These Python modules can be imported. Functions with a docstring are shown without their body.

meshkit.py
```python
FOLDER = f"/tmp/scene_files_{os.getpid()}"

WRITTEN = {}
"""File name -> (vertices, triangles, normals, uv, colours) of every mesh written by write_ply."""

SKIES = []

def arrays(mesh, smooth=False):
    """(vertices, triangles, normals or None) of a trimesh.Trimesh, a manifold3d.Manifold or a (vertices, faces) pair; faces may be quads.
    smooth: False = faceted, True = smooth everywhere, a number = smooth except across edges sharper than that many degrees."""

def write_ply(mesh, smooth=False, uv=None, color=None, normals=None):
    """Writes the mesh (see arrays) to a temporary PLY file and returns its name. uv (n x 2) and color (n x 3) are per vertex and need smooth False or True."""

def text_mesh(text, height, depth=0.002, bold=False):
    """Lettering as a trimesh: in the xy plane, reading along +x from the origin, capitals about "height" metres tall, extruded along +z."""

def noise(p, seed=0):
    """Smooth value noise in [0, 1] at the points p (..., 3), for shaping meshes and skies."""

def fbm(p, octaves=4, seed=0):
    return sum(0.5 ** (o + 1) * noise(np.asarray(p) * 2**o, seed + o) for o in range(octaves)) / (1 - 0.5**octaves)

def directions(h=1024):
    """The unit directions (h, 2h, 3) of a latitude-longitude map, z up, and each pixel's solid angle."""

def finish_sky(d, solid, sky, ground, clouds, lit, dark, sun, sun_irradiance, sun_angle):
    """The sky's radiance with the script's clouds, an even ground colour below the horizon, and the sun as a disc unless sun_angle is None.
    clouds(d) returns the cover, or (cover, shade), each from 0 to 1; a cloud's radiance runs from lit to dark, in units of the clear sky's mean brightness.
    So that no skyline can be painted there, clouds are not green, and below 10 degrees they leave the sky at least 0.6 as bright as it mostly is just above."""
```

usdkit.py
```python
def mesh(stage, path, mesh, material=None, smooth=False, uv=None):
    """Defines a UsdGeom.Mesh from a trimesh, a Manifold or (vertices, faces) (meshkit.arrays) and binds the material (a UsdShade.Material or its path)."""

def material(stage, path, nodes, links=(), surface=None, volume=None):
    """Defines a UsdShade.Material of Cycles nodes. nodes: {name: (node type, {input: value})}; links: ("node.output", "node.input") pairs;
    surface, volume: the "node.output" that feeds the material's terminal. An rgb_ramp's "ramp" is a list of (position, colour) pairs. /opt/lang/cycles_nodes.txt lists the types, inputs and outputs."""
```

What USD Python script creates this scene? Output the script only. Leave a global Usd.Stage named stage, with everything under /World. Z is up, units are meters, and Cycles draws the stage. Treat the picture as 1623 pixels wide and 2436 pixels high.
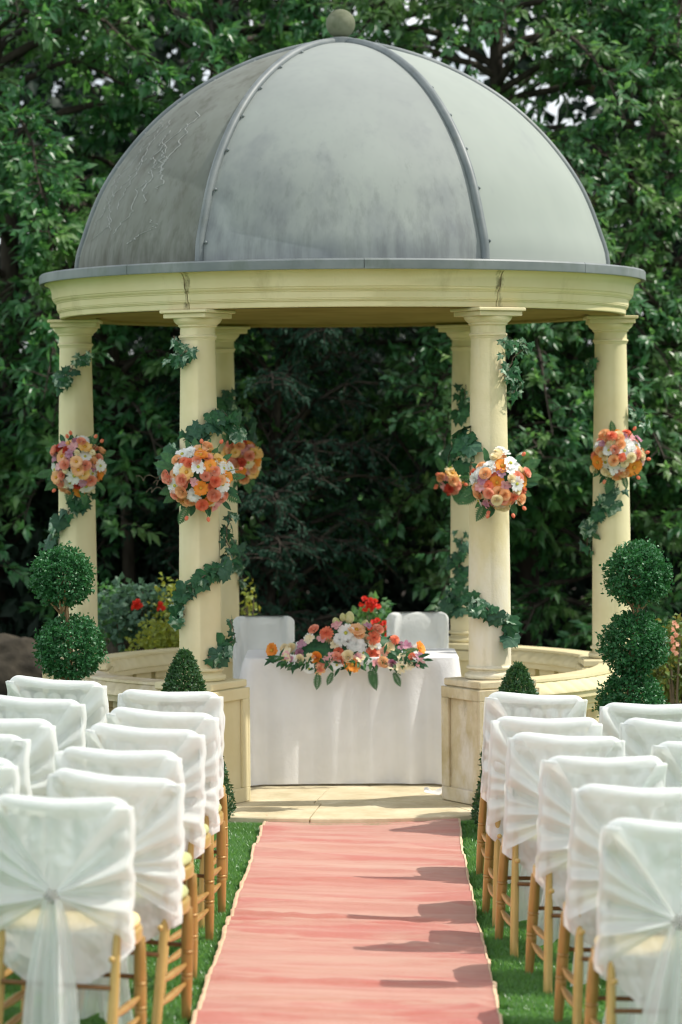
import math, random
import numpy as np
import trimesh
import usdkit, meshkit
from pxr import Usd, UsdGeom, UsdLux, UsdShade, Gf, Sdf, Vt

random.seed(7)
RNG = np.random.default_rng(11)
PI = math.pi
stage = Usd.Stage.CreateInMemory()
UsdGeom.SetStageUpAxis(stage, "Z")
UsdGeom.SetStageMetersPerUnit(stage, 1.0)
UsdGeom.Xform.Define(stage, "/World")
UsdGeom.Scope.Define(stage, "/World/Looks")

# ---------------------------------------------------------------- camera, sky, sun, exposure
CAM = np.array([0.0, -17.43, 2.10])
FPX = 7055.0                                     # focal length in pixels of the 1623 x 2436 photograph
PITCH, YAW, ROLL = math.radians(1.689), math.radians(0.061), math.radians(0.42)
EXPOSURE = 0.42
SUN_EL, SUN_AZ = math.radians(53), math.radians(3)    # azimuth from +x towards +y
SUN_STRENGTH, SKY_STRENGTH = 0.88, 0.102
fwd = np.array([-math.sin(YAW) * math.cos(PITCH), math.cos(YAW) * math.cos(PITCH), -math.sin(PITCH)])
right0 = np.array([math.cos(YAW), math.sin(YAW), 0.0])
up0 = np.cross(right0, fwd)
rgt = right0 * math.cos(ROLL) - up0 * math.sin(ROLL)
upv = up0 * math.cos(ROLL) + right0 * math.sin(ROLL)
cam = UsdGeom.Camera.Define(stage, "/World/camera")
m4 = Gf.Matrix4d(*rgt, 0, *upv, 0, *(-fwd), 0, *CAM, 1)
cam.AddTransformOp().Set(m4)
cam.CreateHorizontalApertureAttr(24.0)
cam.CreateVerticalApertureAttr(24.0 * 1024 / 682)
cam.CreateFocalLengthAttr(24.0 * FPX / 1623)
cam.CreateClippingRangeAttr(Gf.Vec2f(0.5, 2000))
cam.CreateFStopAttr(2.8)
cam.CreateFocusDistanceAttr(14.2)
cam.CreateExposureAttr(EXPOSURE)
sun_dir = np.array([math.cos(SUN_EL) * math.cos(SUN_AZ), math.cos(SUN_EL) * math.sin(SUN_AZ), math.sin(SUN_EL)])
sun = UsdLux.DistantLight.Define(stage, "/World/sun")
sun.CreateIntensityAttr(SUN_STRENGTH)
sun.CreateAngleAttr(0.6)
sun.CreateNormalizeAttr(True)
sun.CreateColorAttr(Gf.Vec3f(1.0, 0.95, 0.86))
zx = np.cross([0, 0, 1.0], sun_dir); zx /= np.linalg.norm(zx); zy = np.cross(sun_dir, zx)
sun.AddTransformOp().Set(Gf.Matrix4d(*zx, 0, *zy, 0, *sun_dir, 0, 0, 0, 30, 1))
dome = UsdLux.DomeLight.Define(stage, "/World/sky")
dome.CreateIntensityAttr(1.0)
sky_mat = usdkit.material(stage, "/World/Looks/sky", {
    "sky": ("sky_texture", {"sky_type": "single_scattering", "sun_disc": False, "sun_elevation": SUN_EL,
                            "sun_rotation": math.atan2(sun_dir[0], sun_dir[1]), "air_density": 1.0, "aerosol_density": 2.5, "ozone_density": 1.0}),
    "tc": ("texture_coordinate", {}),
    "map": ("mapping", {"scale": (1.5, 1.5, 4.0)}),
    "n": ("noise_texture", {"scale": 2.2, "detail": 6, "roughness": 0.6}),
    "r": ("rgb_ramp", {"ramp": [(0.38, (0, 0, 0)), (0.56, (1, 1, 1))]}),
    "mix": ("mix_color", {"b": (10.5, 10.8, 11.0)}),
    "bg": ("background_shader", {"strength": SKY_STRENGTH})},
    [("tc.generated", "map.vector"), ("map.vector", "n.vector"), ("n.fac", "r.fac"), ("r.color", "mix.fac"), ("sky.color", "mix.a"), ("mix.result", "bg.color")], surface="bg.background")
UsdShade.MaterialBindingAPI.Apply(dome.GetPrim()).Bind(sky_mat)
dome.GetPrim().SetCustomDataByKey("kind", "structure")


def at(uD, vD, d):
    """World point that sits at photograph position (uD, vD) (of a 1568 wide copy), d metres in front of the camera along y."""
    k = 1623 / 1568
    du, dv = uD * k - 811.5, vD * k - 1218.0
    r = fwd + rgt * (du / FPX) - upv * (dv / FPX)
    return CAM + r * (d / r[1])


# ---------------------------------------------------------------- materials
LK = "/World/Looks/"


def noisy(name, c1, c2, scale=6.0, rough=0.7, spec=0.4, detail=5, bump=0.0, bscale=60.0, sheen=0.0, lo=0.35, hi=0.65, metallic=0.0, stretch=(1, 1, 1), extra=None):
    """Principled material whose colour wanders between two tones, with a fine relief."""
    nodes = {"g": ("geometry", {}), "mp": ("mapping", {"scale": stretch}),
             "n": ("noise_texture", {"scale": scale, "detail": detail, "roughness": 0.62}),
             "r": ("rgb_ramp", {"ramp": [(lo, c1), (hi, c2)]}),
             "p": ("principled_bsdf", {"roughness": rough, "specular_ior_level": spec, "metallic": metallic, "sheen_weight": sheen, "sheen_roughness": 0.6, "sheen_tint": (1.0, 0.93, 0.86)})}
    links = [("g.position", "mp.vector"), ("mp.vector", "n.vector"), ("n.fac", "r.fac")]
    out = "r.color"
    if extra:                                   # (colour, scale, lo, hi, stretch, strength)
        for i, (c, sc, l, h, st, k, *zb) in enumerate(extra):
            nodes[f"em{i}"] = ("mapping", {"scale": st, "location": (3.1 * i + 1, 1.7 * i, 0.3)})
            nodes[f"en{i}"] = ("noise_texture", {"scale": sc, "detail": 6, "roughness": 0.65})
            nodes[f"er{i}"] = ("rgb_ramp", {"ramp": [(l, (0, 0, 0)), (h, (k, k, k))]})
            nodes[f"ex{i}"] = ("mix_color", {"b": c})
            links += [("g.position", f"em{i}.vector"), (f"em{i}.vector", f"en{i}.vector"), (f"er{i}.color", f"ex{i}.fac"), (out, f"ex{i}.a")]
            if zb:                              # a stain that has run down and gathered towards the height zb[0]
                nodes[f"ez{i}"] = ("separate_xyz", {})
                nodes[f"em1{i}"] = ("math", {"math_type": "multiply_add", "value2": -zb[1], "value3": zb[0] * zb[1]})
                nodes[f"ea{i}"] = ("math", {"math_type": "add"})
                links += [("g.position", f"ez{i}.vector"), (f"ez{i}.z", f"em1{i}.value1"), (f"em1{i}.value", f"ea{i}.value1"), (f"en{i}.fac", f"ea{i}.value2"), (f"ea{i}.value", f"er{i}.fac")]
            else:
                links.append((f"en{i}.fac", f"er{i}.fac"))
            out = f"ex{i}.result"
    links.append((out, "p.base_color"))
    if bump:
        nodes["bn"] = ("noise_texture", {"scale": bscale, "detail": 6, "roughness": 0.6})
        nodes["b"] = ("bump", {"strength": bump, "distance": 0.01})
        links += [("mp.vector", "bn.vector"), ("bn.fac", "b.height"), ("b.normal", "p.normal")]
    return usdkit.material(stage, LK + name, nodes, links, surface="p.BSDF")


def leafy(name, ramp, rough=0.42, spec=0.5, trans=0.25, tcol=(0.10, 0.22, 0.03), young=None):
    """Leaves: each loose leaf takes its own tone; some light comes through."""
    return usdkit.material(stage, LK + name, {
        "g": ("geometry", {}), "r": ("rgb_ramp", {"ramp": ramp}),
        "p": ("principled_bsdf", {"roughness": rough, "specular_ior_level": spec}),
        "t": ("translucent_bsdf", {"color": tcol}), "m": ("mix_closure", {"fac": trans})},
        [("g.random_per_island", "r.fac"), ("r.color", "p.base_color"), ("p.BSDF", "m.closure1"), ("t.BSDF", "m.closure2")], surface="m.closure") if young is None else \
        usdkit.material(stage, LK + name, {
        "g": ("geometry", {}), "r": ("rgb_ramp", {"ramp": ramp}), "n": ("noise_texture", {"scale": 1.3, "detail": 3, "roughness": 0.6}),
        "yr": ("rgb_ramp", {"ramp": [(0.48, (0, 0, 0)), (0.66, (0.8, 0.8, 0.8))]}), "y": ("mix_color", {"b": young}),
        "p": ("principled_bsdf", {"roughness": rough, "specular_ior_level": spec}),
        "t": ("translucent_bsdf", {"color": tcol}), "m": ("mix_closure", {"fac": trans})},
        [("g.random_per_island", "r.fac"), ("g.position", "n.vector"), ("n.fac", "yr.fac"), ("yr.color", "y.fac"), ("r.color", "y.a"), ("y.result", "p.base_color"), ("p.BSDF", "m.closure1"), ("t.BSDF", "m.closure2")], surface="m.closure")


def plain(name, c, rough=0.6, spec=0.4, metallic=0.0):
    return noisy(name, tuple(x * 0.88 for x in c), tuple(min(1, x * 1.08) for x in c), scale=25, rough=rough, spec=spec, metallic=metallic)


def petal(name, c, c2=None, trans=0.3):
    c2 = c2 or tuple(min(1, x * 1.15 + 0.02) for x in c)
    return usdkit.material(stage, LK + name, {
        "g": ("geometry", {}), "n": ("noise_texture", {"scale": 30, "detail": 3}),
        "r": ("rgb_ramp", {"ramp": [(0.35, c), (0.65, c2)]}),
        "p": ("principled_bsdf", {"roughness": 0.6, "specular_ior_level": 0.25}),
        "t": ("translucent_bsdf", {}), "m": ("mix_closure", {"fac": trans})},
        [("g.position", "n.vector"), ("n.fac", "r.fac"), ("r.color", "p.base_color"), ("r.color", "t.color"), ("p.BSDF", "m.closure1"), ("t.BSDF", "m.closure2")], surface="m.closure")


def cloth(name, c, clear, trans=0.4, weave=900.0):
    """Thin woven cloth: scatters, lets light through, and is a little see-through between its threads."""
    return usdkit.material(stage, LK + name, {
        "g": ("geometry", {}), "n": ("noise_texture", {"scale": 9, "detail": 5}),
        "r": ("rgb_ramp", {"ramp": [(0.3, tuple(x * 0.94 for x in c)), (0.7, c)]}),
        "bn": ("noise_texture", {"scale": 38, "detail": 8, "roughness": 0.65}), "b": ("bump", {"strength": 0.35, "distance": 0.01}),
        "d": ("principled_bsdf", {"roughness": 0.65, "specular_ior_level": 0.3, "sheen_weight": 0.15}), "t": ("translucent_bsdf", {"color": c}),
        "m": ("mix_closure", {"fac": trans}), "x": ("transparent_bsdf", {}), "mm": ("mix_closure", {"fac": clear})},
        [("g.position", "n.vector"), ("g.position", "bn.vector"), ("bn.fac", "b.height"), ("b.normal", "d.normal"), ("n.fac", "r.fac"), ("r.color", "d.base_color"),
         ("d.BSDF", "m.closure1"), ("t.BSDF", "m.closure2"), ("m.closure", "mm.closure1"), ("x.BSDF", "mm.closure2")], surface="mm.closure")


M = {}
M["stone"] = noisy("cream_stone", (0.60, 0.525, 0.30), (0.67, 0.60, 0.385), scale=2.2, rough=0.75, spec=0.25, bump=0.12, bscale=90,
                   extra=[((0.42, 0.35, 0.19), 3.0, 0.56, 0.80, (1, 1, 0.35), 0.35)])
M["stone_old"] = noisy("weathered_stone", (0.46, 0.38, 0.22), (0.62, 0.54, 0.37), scale=4.5, rough=0.85, spec=0.2, bump=0.3, bscale=70,
                       extra=[((0.70, 0.66, 0.60), 3.2, 0.52, 0.66, (1, 1, 0.6), 0.75), ((0.22, 0.18, 0.11), 7.0, 0.58, 0.75, (1, 1, 0.5), 0.6)])
M["stone_white"] = noisy("flaking_white_stone", (0.60, 0.52, 0.30), (0.68, 0.60, 0.39), scale=3.5, rough=0.8, spec=0.2, bump=0.2, bscale=80,
                         extra=[((0.72, 0.68, 0.60), 2.4, 0.40, 0.66, (1, 1, 0.5), 0.8, 1.05, 0.10), ((0.40, 0.33, 0.20), 9.0, 0.60, 0.76, (1, 1, 0.4), 0.5)])
M["paving"] = noisy("paving_stone", (0.50, 0.42, 0.26), (0.66, 0.58, 0.40), scale=5, rough=0.85, spec=0.2, bump=0.3, bscale=50,
                    extra=[((0.33, 0.27, 0.16), 2.2, 0.55, 0.72, (1, 1, 1), 0.55)])
M["soffit"] = noisy("shaded_ochre_soffit", (0.24, 0.175, 0.055), (0.33, 0.25, 0.09), scale=2.5, rough=0.85, spec=0.15)  # ochre darkened so the shade under the roof sits in the colour
M["mortar"] = plain("mortar", (0.25, 0.20, 0.12), rough=0.9)
M["lead"] = noisy("pale_lead", (0.255, 0.285, 0.26), (0.29, 0.32, 0.29), scale=1.2, rough=0.72, spec=0.22, metallic=0.0, stretch=(1, 1, 0.4), bump=0.05, bscale=20,
                  extra=[((0.20, 0.215, 0.23), 2.0, 0.58, 0.78, (2.6, 2.6, 0.35), 0.4)])
M["lead_mid"] = noisy("streaked_lead", (0.225, 0.245, 0.235), (0.28, 0.308, 0.285), scale=0.9, rough=0.7, spec=0.25, metallic=0.0, stretch=(1, 1, 0.5), bump=0.06, bscale=20,
                      extra=[((0.115, 0.125, 0.15), 2.6, 0.42, 0.72, (1.6, 1.6, 0.9), 0.55, 3.32, 0.32), ((0.06, 0.065, 0.07), 5.0, 0.50, 0.70, (3.5, 3.5, 0.4), 0.3, 3.28, 0.35), ((0.20, 0.22, 0.215), 7.0, 0.50, 0.80, (3.5, 3.5, 0.22), 0.35)])
M["lead_dirty_shaded"] = noisy("grimy_shaded_lead", (0.13, 0.138, 0.115), (0.185, 0.20, 0.175), scale=2.2, rough=0.7, spec=0.25, metallic=0.0, stretch=(1, 1, 0.35), bump=0.08, bscale=25,
                        extra=[((0.06, 0.055, 0.036), 4.0, 0.50, 0.75, (2.5, 2.5, 0.3), 0.7), ((0.20, 0.205, 0.20), 6.0, 0.50, 0.76, (3, 3, 0.25), 0.4), ((0.055, 0.06, 0.04), 8.0, 0.45, 0.70, (2, 2, 0.6), 0.6, 3.12, 0.8)])  # grime and stains, plus shade away from the sun put into the colour
M["lead_rib"] = noisy("lead_roll", (0.10, 0.12, 0.125), (0.16, 0.18, 0.18), scale=5, rough=0.5, spec=0.5, metallic=0.0,
                      extra=[((0.07, 0.08, 0.05), 5.0, 0.56, 0.72, (1, 1, 1), 0.6)])
M["lead_rim"] = noisy("lead_rim", (0.12, 0.14, 0.145), (0.18, 0.20, 0.20), scale=3, rough=0.5, spec=0.5, metallic=0.0,
                      extra=[((0.075, 0.10, 0.075), 7.0, 0.50, 0.70, (1, 1, 0.4), 0.7)])
M["salt"] = plain("lime_streak", (0.28, 0.29, 0.27), rough=0.8)
M["finial"] = noisy("mossy_ball", (0.085, 0.10, 0.055), (0.165, 0.175, 0.12), scale=9, rough=0.9, spec=0.2, bump=0.3, bscale=60)
M["gold"] = noisy("gold_paint", (0.33, 0.185, 0.05), (0.42, 0.25, 0.075), scale=14, rough=0.35, spec=0.5, metallic=0.25, stretch=(1, 1, 0.3))
M["gold_pale"] = noisy("pale_gold_paint", (0.42, 0.28, 0.085), (0.50, 0.345, 0.12), scale=14, rough=0.35, spec=0.5, metallic=0.2, stretch=(1, 1, 0.3))
M["dark_wood"] = plain("dark_gold_rung", (0.16, 0.075, 0.025), rough=0.4)
M["cushion_green"] = plain("sage_cushion", (0.40, 0.42, 0.20), rough=0.8, spec=0.2)
M["cushion_cream"] = plain("cream_cushion", (0.78, 0.62, 0.30), rough=0.75, spec=0.2)
M["slat_white"] = cloth("slat_cloth", (0.86, 0.88, 0.85), 0.0, 0.45)
M["cover"] = cloth("cover_cloth", (0.84, 0.865, 0.855), 0.25, 0.36)
M["skirt"] = cloth("skirt_cloth", (0.82, 0.84, 0.83), 0.10, 0.34)
M["organza"] = cloth("sash_organza", (0.84, 0.87, 0.85), 0.28, 0.36)
M["linen"] = cloth("table_linen", (0.89, 0.89, 0.89), 0.0, 0.12)
M["linen_cover"] = cloth("fitted_cover_cloth", (0.80, 0.82, 0.80), 0.0, 0.2)
M["crystal"] = plain("rhinestone", (0.40, 0.38, 0.35), rough=0.15, spec=0.8, metallic=0.85)
M["carpet"] = noisy("pink_carpet", (0.55, 0.155, 0.105), (0.61, 0.22, 0.155), scale=7, sheen=0.5, rough=0.95, spec=0.08, bump=0.9, bscale=260, stretch=(0.5, 2.2, 1),
                    extra=[((0.68, 0.41, 0.295), 2.0, 0.41, 0.64, (0.35, 3.6, 1), 0.6), ((0.56, 0.095, 0.065), 1.4, 0.52, 0.60, (0.6, 3.2, 1), 0.8)])
M["carpet_edge"] = plain("cream_selvedge", (0.60, 0.44, 0.29), rough=0.95, spec=0.1)
M["lawn"] = noisy("lawn_ground", (0.05, 0.13, 0.03), (0.09, 0.21, 0.055), scale=30, rough=0.95, spec=0.1, bump=0.3, bscale=200)
M["soil"] = noisy("border_soil", (0.018, 0.014, 0.010), (0.04, 0.03, 0.02), scale=10, rough=0.95, spec=0.1, bump=0.5, bscale=30)
M["grass"] = leafy("grass_blade", [(0.0, (0.075, 0.19, 0.055)), (0.4, (0.19, 0.36, 0.12)), (0.7, (0.38, 0.53, 0.27)), (1.0, (0.66, 0.70, 0.46))], rough=0.35, spec=0.6, trans=0.42, tcol=(0.24, 0.50, 0.10))
M["laurel"] = leafy("laurel_leaf", [(0.0, (0.034, 0.125, 0.046)), (0.5, (0.072, 0.205, 0.074)), (0.85, (0.12, 0.28, 0.105)), (0.992, (0.13, 0.22, 0.075)), (0.995, (0.35, 0.16, 0.03)), (1.0, (0.40, 0.18, 0.03))], rough=0.36, spec=0.5, trans=0.36, tcol=(0.17, 0.44, 0.09), young=(0.15, 0.25, 0.07))
M["laurel_pale"] = leafy("pale_leaf", [(0.0, (0.05, 0.15, 0.058)), (0.6, (0.105, 0.245, 0.095)), (0.985, (0.20, 0.36, 0.15)), (1.0, (0.35, 0.20, 0.05))], rough=0.36, spec=0.55, trans=0.36, tcol=(0.20, 0.44, 0.10), young=(0.22, 0.31, 0.10))
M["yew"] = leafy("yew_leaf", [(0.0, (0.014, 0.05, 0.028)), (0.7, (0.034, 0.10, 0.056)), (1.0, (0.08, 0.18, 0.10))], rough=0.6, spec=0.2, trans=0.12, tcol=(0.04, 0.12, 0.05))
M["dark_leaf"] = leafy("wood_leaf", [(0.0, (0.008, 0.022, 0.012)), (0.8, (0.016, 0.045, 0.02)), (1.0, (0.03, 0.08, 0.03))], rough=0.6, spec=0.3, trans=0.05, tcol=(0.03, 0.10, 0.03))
M["rust_leaf"] = leafy("rust_leaf", [(0.0, (0.03, 0.03, 0.018)), (0.5, (0.07, 0.045, 0.02)), (1.0, (0.13, 0.07, 0.03))], rough=0.5, spec=0.4, trans=0.2, tcol=(0.18, 0.10, 0.03))
M["box_leaf"] = leafy("box_leaf", [(0.0, (0.030, 0.13, 0.042)), (0.5, (0.070, 0.24, 0.078)), (0.85, (0.15, 0.37, 0.15)), (1.0, (0.28, 0.48, 0.26))], rough=0.42, spec=0.4, trans=0.15, tcol=(0.06, 0.24, 0.05))
M["box_leaf_dry"] = leafy("dry_box_leaf", [(0.0, (0.025, 0.09, 0.025)), (0.4, (0.06, 0.16, 0.045)), (0.7, (0.20, 0.25, 0.11)), (1.0, (0.46, 0.38, 0.22))], rough=0.4, spec=0.6, trans=0.15, tcol=(0.10, 0.20, 0.05))
M["ivy"] = noisy("ivy_leaf", (0.014, 0.062, 0.026), (0.034, 0.12, 0.044), scale=40, rough=0.5, spec=0.22)
M["ivy_blue"] = noisy("blue_ivy_leaf", (0.020, 0.066, 0.038), (0.044, 0.112, 0.062), scale=40, rough=0.5, spec=0.22)
M["ivy_pale"] = noisy("variegated_ivy_leaf", (0.025, 0.10, 0.042), (0.36, 0.46, 0.33), scale=38, rough=0.42, spec=0.4, lo=0.46, hi=0.64)
M["fern"] = noisy("fern_leaf", (0.02, 0.085, 0.02), (0.045, 0.15, 0.035), scale=40, rough=0.5)
M["stem"] = plain("green_stem", (0.10, 0.12, 0.04), rough=0.7)
M["bark"] = noisy("pale_bark", (0.22, 0.13, 0.065), (0.36, 0.24, 0.13), scale=14, rough=0.85, spec=0.2, bump=0.6, bscale=40, stretch=(1, 1, 0.3))
M["bark_dark"] = noisy("dark_bark", (0.026, 0.021, 0.016), (0.065, 0.054, 0.042), scale=10, rough=0.9, spec=0.2, bump=0.6, bscale=30, stretch=(1, 1, 0.3))
M["twig"] = plain("twig_bark", (0.12, 0.09, 0.06), rough=0.8)
M["gold_leaf"] = leafy("golden_leaf", [(0.0, (0.20, 0.26, 0.03)), (0.6, (0.45, 0.42, 0.06)), (0.9, (0.60, 0.48, 0.12)), (1.0, (0.55, 0.25, 0.06))], rough=0.5, trans=0.35, tcol=(0.45, 0.42, 0.05))
M["amber_leaf"] = leafy("amber_leaf", [(0.0, (0.08, 0.16, 0.03)), (0.4, (0.26, 0.24, 0.06)), (0.8, (0.45, 0.30, 0.10)), (1.0, (0.48, 0.20, 0.09))], rough=0.5, trans=0.3, tcol=(0.35, 0.25, 0.05))
M["grey_leaf"] = leafy("grey_green_leaf", [(0.0, (0.05, 0.12, 0.07)), (0.7, (0.16, 0.23, 0.16)), (1.0, (0.32, 0.38, 0.29))], rough=0.6, trans=0.2, tcol=(0.10, 0.2, 0.08))
M["rock"] = noisy("shaded_garden_rock", (0.022, 0.019, 0.014), (0.065, 0.055, 0.04), scale=6, rough=0.9, spec=0.2, bump=0.7, bscale=25)  # rock colour deepened to hold the tree shade over this corner
M["terracotta"] = plain("terracotta", (0.28, 0.12, 0.06), rough=0.85)
M["p_coral"] = petal("coral_petal", (0.80, 0.20, 0.11), (0.88, 0.33, 0.19))
M["p_salmon"] = petal("salmon_petal", (0.86, 0.36, 0.24), (0.90, 0.50, 0.36))
M["p_orange"] = petal("orange_petal", (0.88, 0.30, 0.035), (0.92, 0.42, 0.08))
M["p_peach"] = petal("peach_petal", (0.90, 0.50, 0.24), (0.93, 0.64, 0.38))
M["p_yellow"] = petal("yellow_petal", (0.90, 0.56, 0.16), (0.93, 0.68, 0.30))
M["p_cream"] = petal("cream_petal", (0.88, 0.76, 0.48), (0.92, 0.84, 0.62))
M["p_white"] = petal("white_petal", (0.84, 0.85, 0.82), (0.92, 0.92, 0.90))
M["p_lilac"] = petal("mauve_petal", (0.44, 0.17, 0.27), (0.62, 0.36, 0.44))
M["p_pink"] = petal("pink_petal", (0.75, 0.34, 0.36), (0.85, 0.52, 0.52))
M["p_red"] = petal("red_petal", (0.50, 0.045, 0.03), (0.62, 0.09, 0.05))
M["p_scarlet"] = petal("scarlet_petal", (0.75, 0.03, 0.02), (0.82, 0.07, 0.04))
M["p_lily"] = petal("lily_bud", (0.62, 0.62, 0.28), (0.80, 0.76, 0.46))
M["eye_gold"] = plain("flower_eye", (0.55, 0.28, 0.03), rough=0.9)
M["eye_green"] = plain("green_flower_eye", (0.42, 0.42, 0.06), rough=0.9)


# ---------------------------------------------------------------- naming and tagging
USED = {}


def fresh(parent, name):
    key = (str(parent), name)
    n = USED.get(key, -1) + 1
    USED[key] = n
    return f"{parent}/{name}" if n == 0 else f"{parent}/{name}_{n:03d}"


def tag(prim, label=None, category=None, group=None, kind=None):
    for k, v in (("label", label), ("category", category), ("group", group), ("kind", kind)):
        if v:
            prim.SetCustomDataByKey(k, v)
    return prim


def thing(name, label, category, loc=(0, 0, 0), rotz=0.0, group=None, roll=0.0):
    x = UsdGeom.Xform.Define(stage, fresh("/World", name))
    x.AddTranslateOp().Set(Gf.Vec3d(*map(float, loc)))
    x.AddRotateXYZOp().Set(Gf.Vec3f(0, float(math.degrees(roll)), float(math.degrees(rotz))))
    tag(x.GetPrim(), label, category, group)
    return str(x.GetPath())


def copy_of(path, name, label, category, loc, rotz=0.0, group=None, roll=0.0):
    x = UsdGeom.Xform.Define(stage, fresh("/World", name))
    x.GetPrim().GetReferences().AddInternalReference(path)
    x.GetPrim().SetInstanceable(True)
    x.ClearXformOpOrder()
    UsdGeom.XformOp(x.GetPrim().GetAttribute("xformOp:translate")).Set(Gf.Vec3d(*map(float, loc)))
    UsdGeom.XformOp(x.GetPrim().GetAttribute("xformOp:rotateXYZ")).Set(Gf.Vec3f(0, float(math.degrees(roll)), float(math.degrees(rotz))))
    x.GetPrim().CreateAttribute("xformOpOrder", Sdf.ValueTypeNames.TokenArray, False, Sdf.VariabilityUniform).Set(["xformOp:translate", "xformOp:rotateXYZ"])
    tag(x.GetPrim(), label, category, group)
    return str(x.GetPath())


def put(name, mesh, mat, parent="/World", smooth=35, label=None, kind=None, category=None, group=None):
    smooth = False if kind == "stuff" else True if smooth in (50, 60) else smooth
    m = usdkit.mesh(stage, fresh(parent, name), mesh, M[mat] if isinstance(mat, str) else mat, smooth=smooth)
    tag(m.GetPrim(), label, category, group, kind)
    return str(m.GetPath())


# ---------------------------------------------------------------- mesh helpers
def cat(parts):
    vs, fs, n = [], [], 0
    for p in parts:
        v, f = (p.vertices, p.faces) if hasattr(p, "vertices") else p
        v, f = np.asarray(v, float), np.asarray(f, int)
        if f.shape[1] == 4:
            f = np.vstack([f[:, [0, 1, 2]], f[:, [0, 2, 3]]])
        vs.append(v); fs.append(f + n); n += len(v)
    return np.vstack(vs), np.vstack(fs)


def xf(mesh, R=None, t=None, s=1.0):
    v, f = (mesh.vertices, mesh.faces) if hasattr(mesh, "vertices") else mesh
    v = np.asarray(v, float) * s
    if R is not None:
        v = v @ np.asarray(R).T
    if t is not None:
        v = v + np.asarray(t)
    return v, f


def rz(a):
    c, s = math.cos(a), math.sin(a)
    return np.array([[c, -s, 0], [s, c, 0], [0, 0, 1.0]])


def frame(z, x=None):
    """Rotation whose third column is z."""
    z = np.asarray(z, float); z = z / np.linalg.norm(z)
    x = np.asarray(x if x is not None else ([1, 0, 0] if abs(z[0]) < 0.9 else [0, 1, 0]), float)
    x = x - z * (x @ z); x /= np.linalg.norm(x)
    return np.stack([x, np.cross(z, x), z], 1)


def grid_faces(nr, nc, wrap=False):
    i, j = np.meshgrid(np.arange(nr - 1), np.arange(nc if wrap else nc - 1), indexing="ij")
    a = (i * nc + j).ravel(); b = (i * nc + (j + 1) % nc).ravel()
    return np.stack([a, b, b + nc, a + nc], 1)


def lathe(profile, n=32, a0=0.0, a1=2 * PI, caps=True):
    """Revolves (r, z) points about z; partial turns get end caps."""
    p = np.asarray(profile, float)
    full = abs(a1 - a0 - 2 * PI) < 1e-6
    ang = np.linspace(a0, a1, n + 1)[:n if full else None]
    v = np.stack([np.outer(np.cos(ang), p[:, 0]), np.outer(np.sin(ang), p[:, 0]), np.broadcast_to(p[:, 1], (len(ang), len(p)))], -1)
    nr, nc = len(ang), len(p)
    if full:
        v2 = np.concatenate([v, v[:1]], 0).reshape(-1, 3)
        f = grid_faces(nr + 1, nc)
        f = np.where(f >= nr * nc, f - nr * nc, f)
        v2 = v.reshape(-1, 3)
    else:
        v2, f = v.reshape(-1, 3), grid_faces(nr, nc)
    return v2, np.vstack([f[:, [0, 1, 2]], f[:, [0, 2, 3]]])


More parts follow.
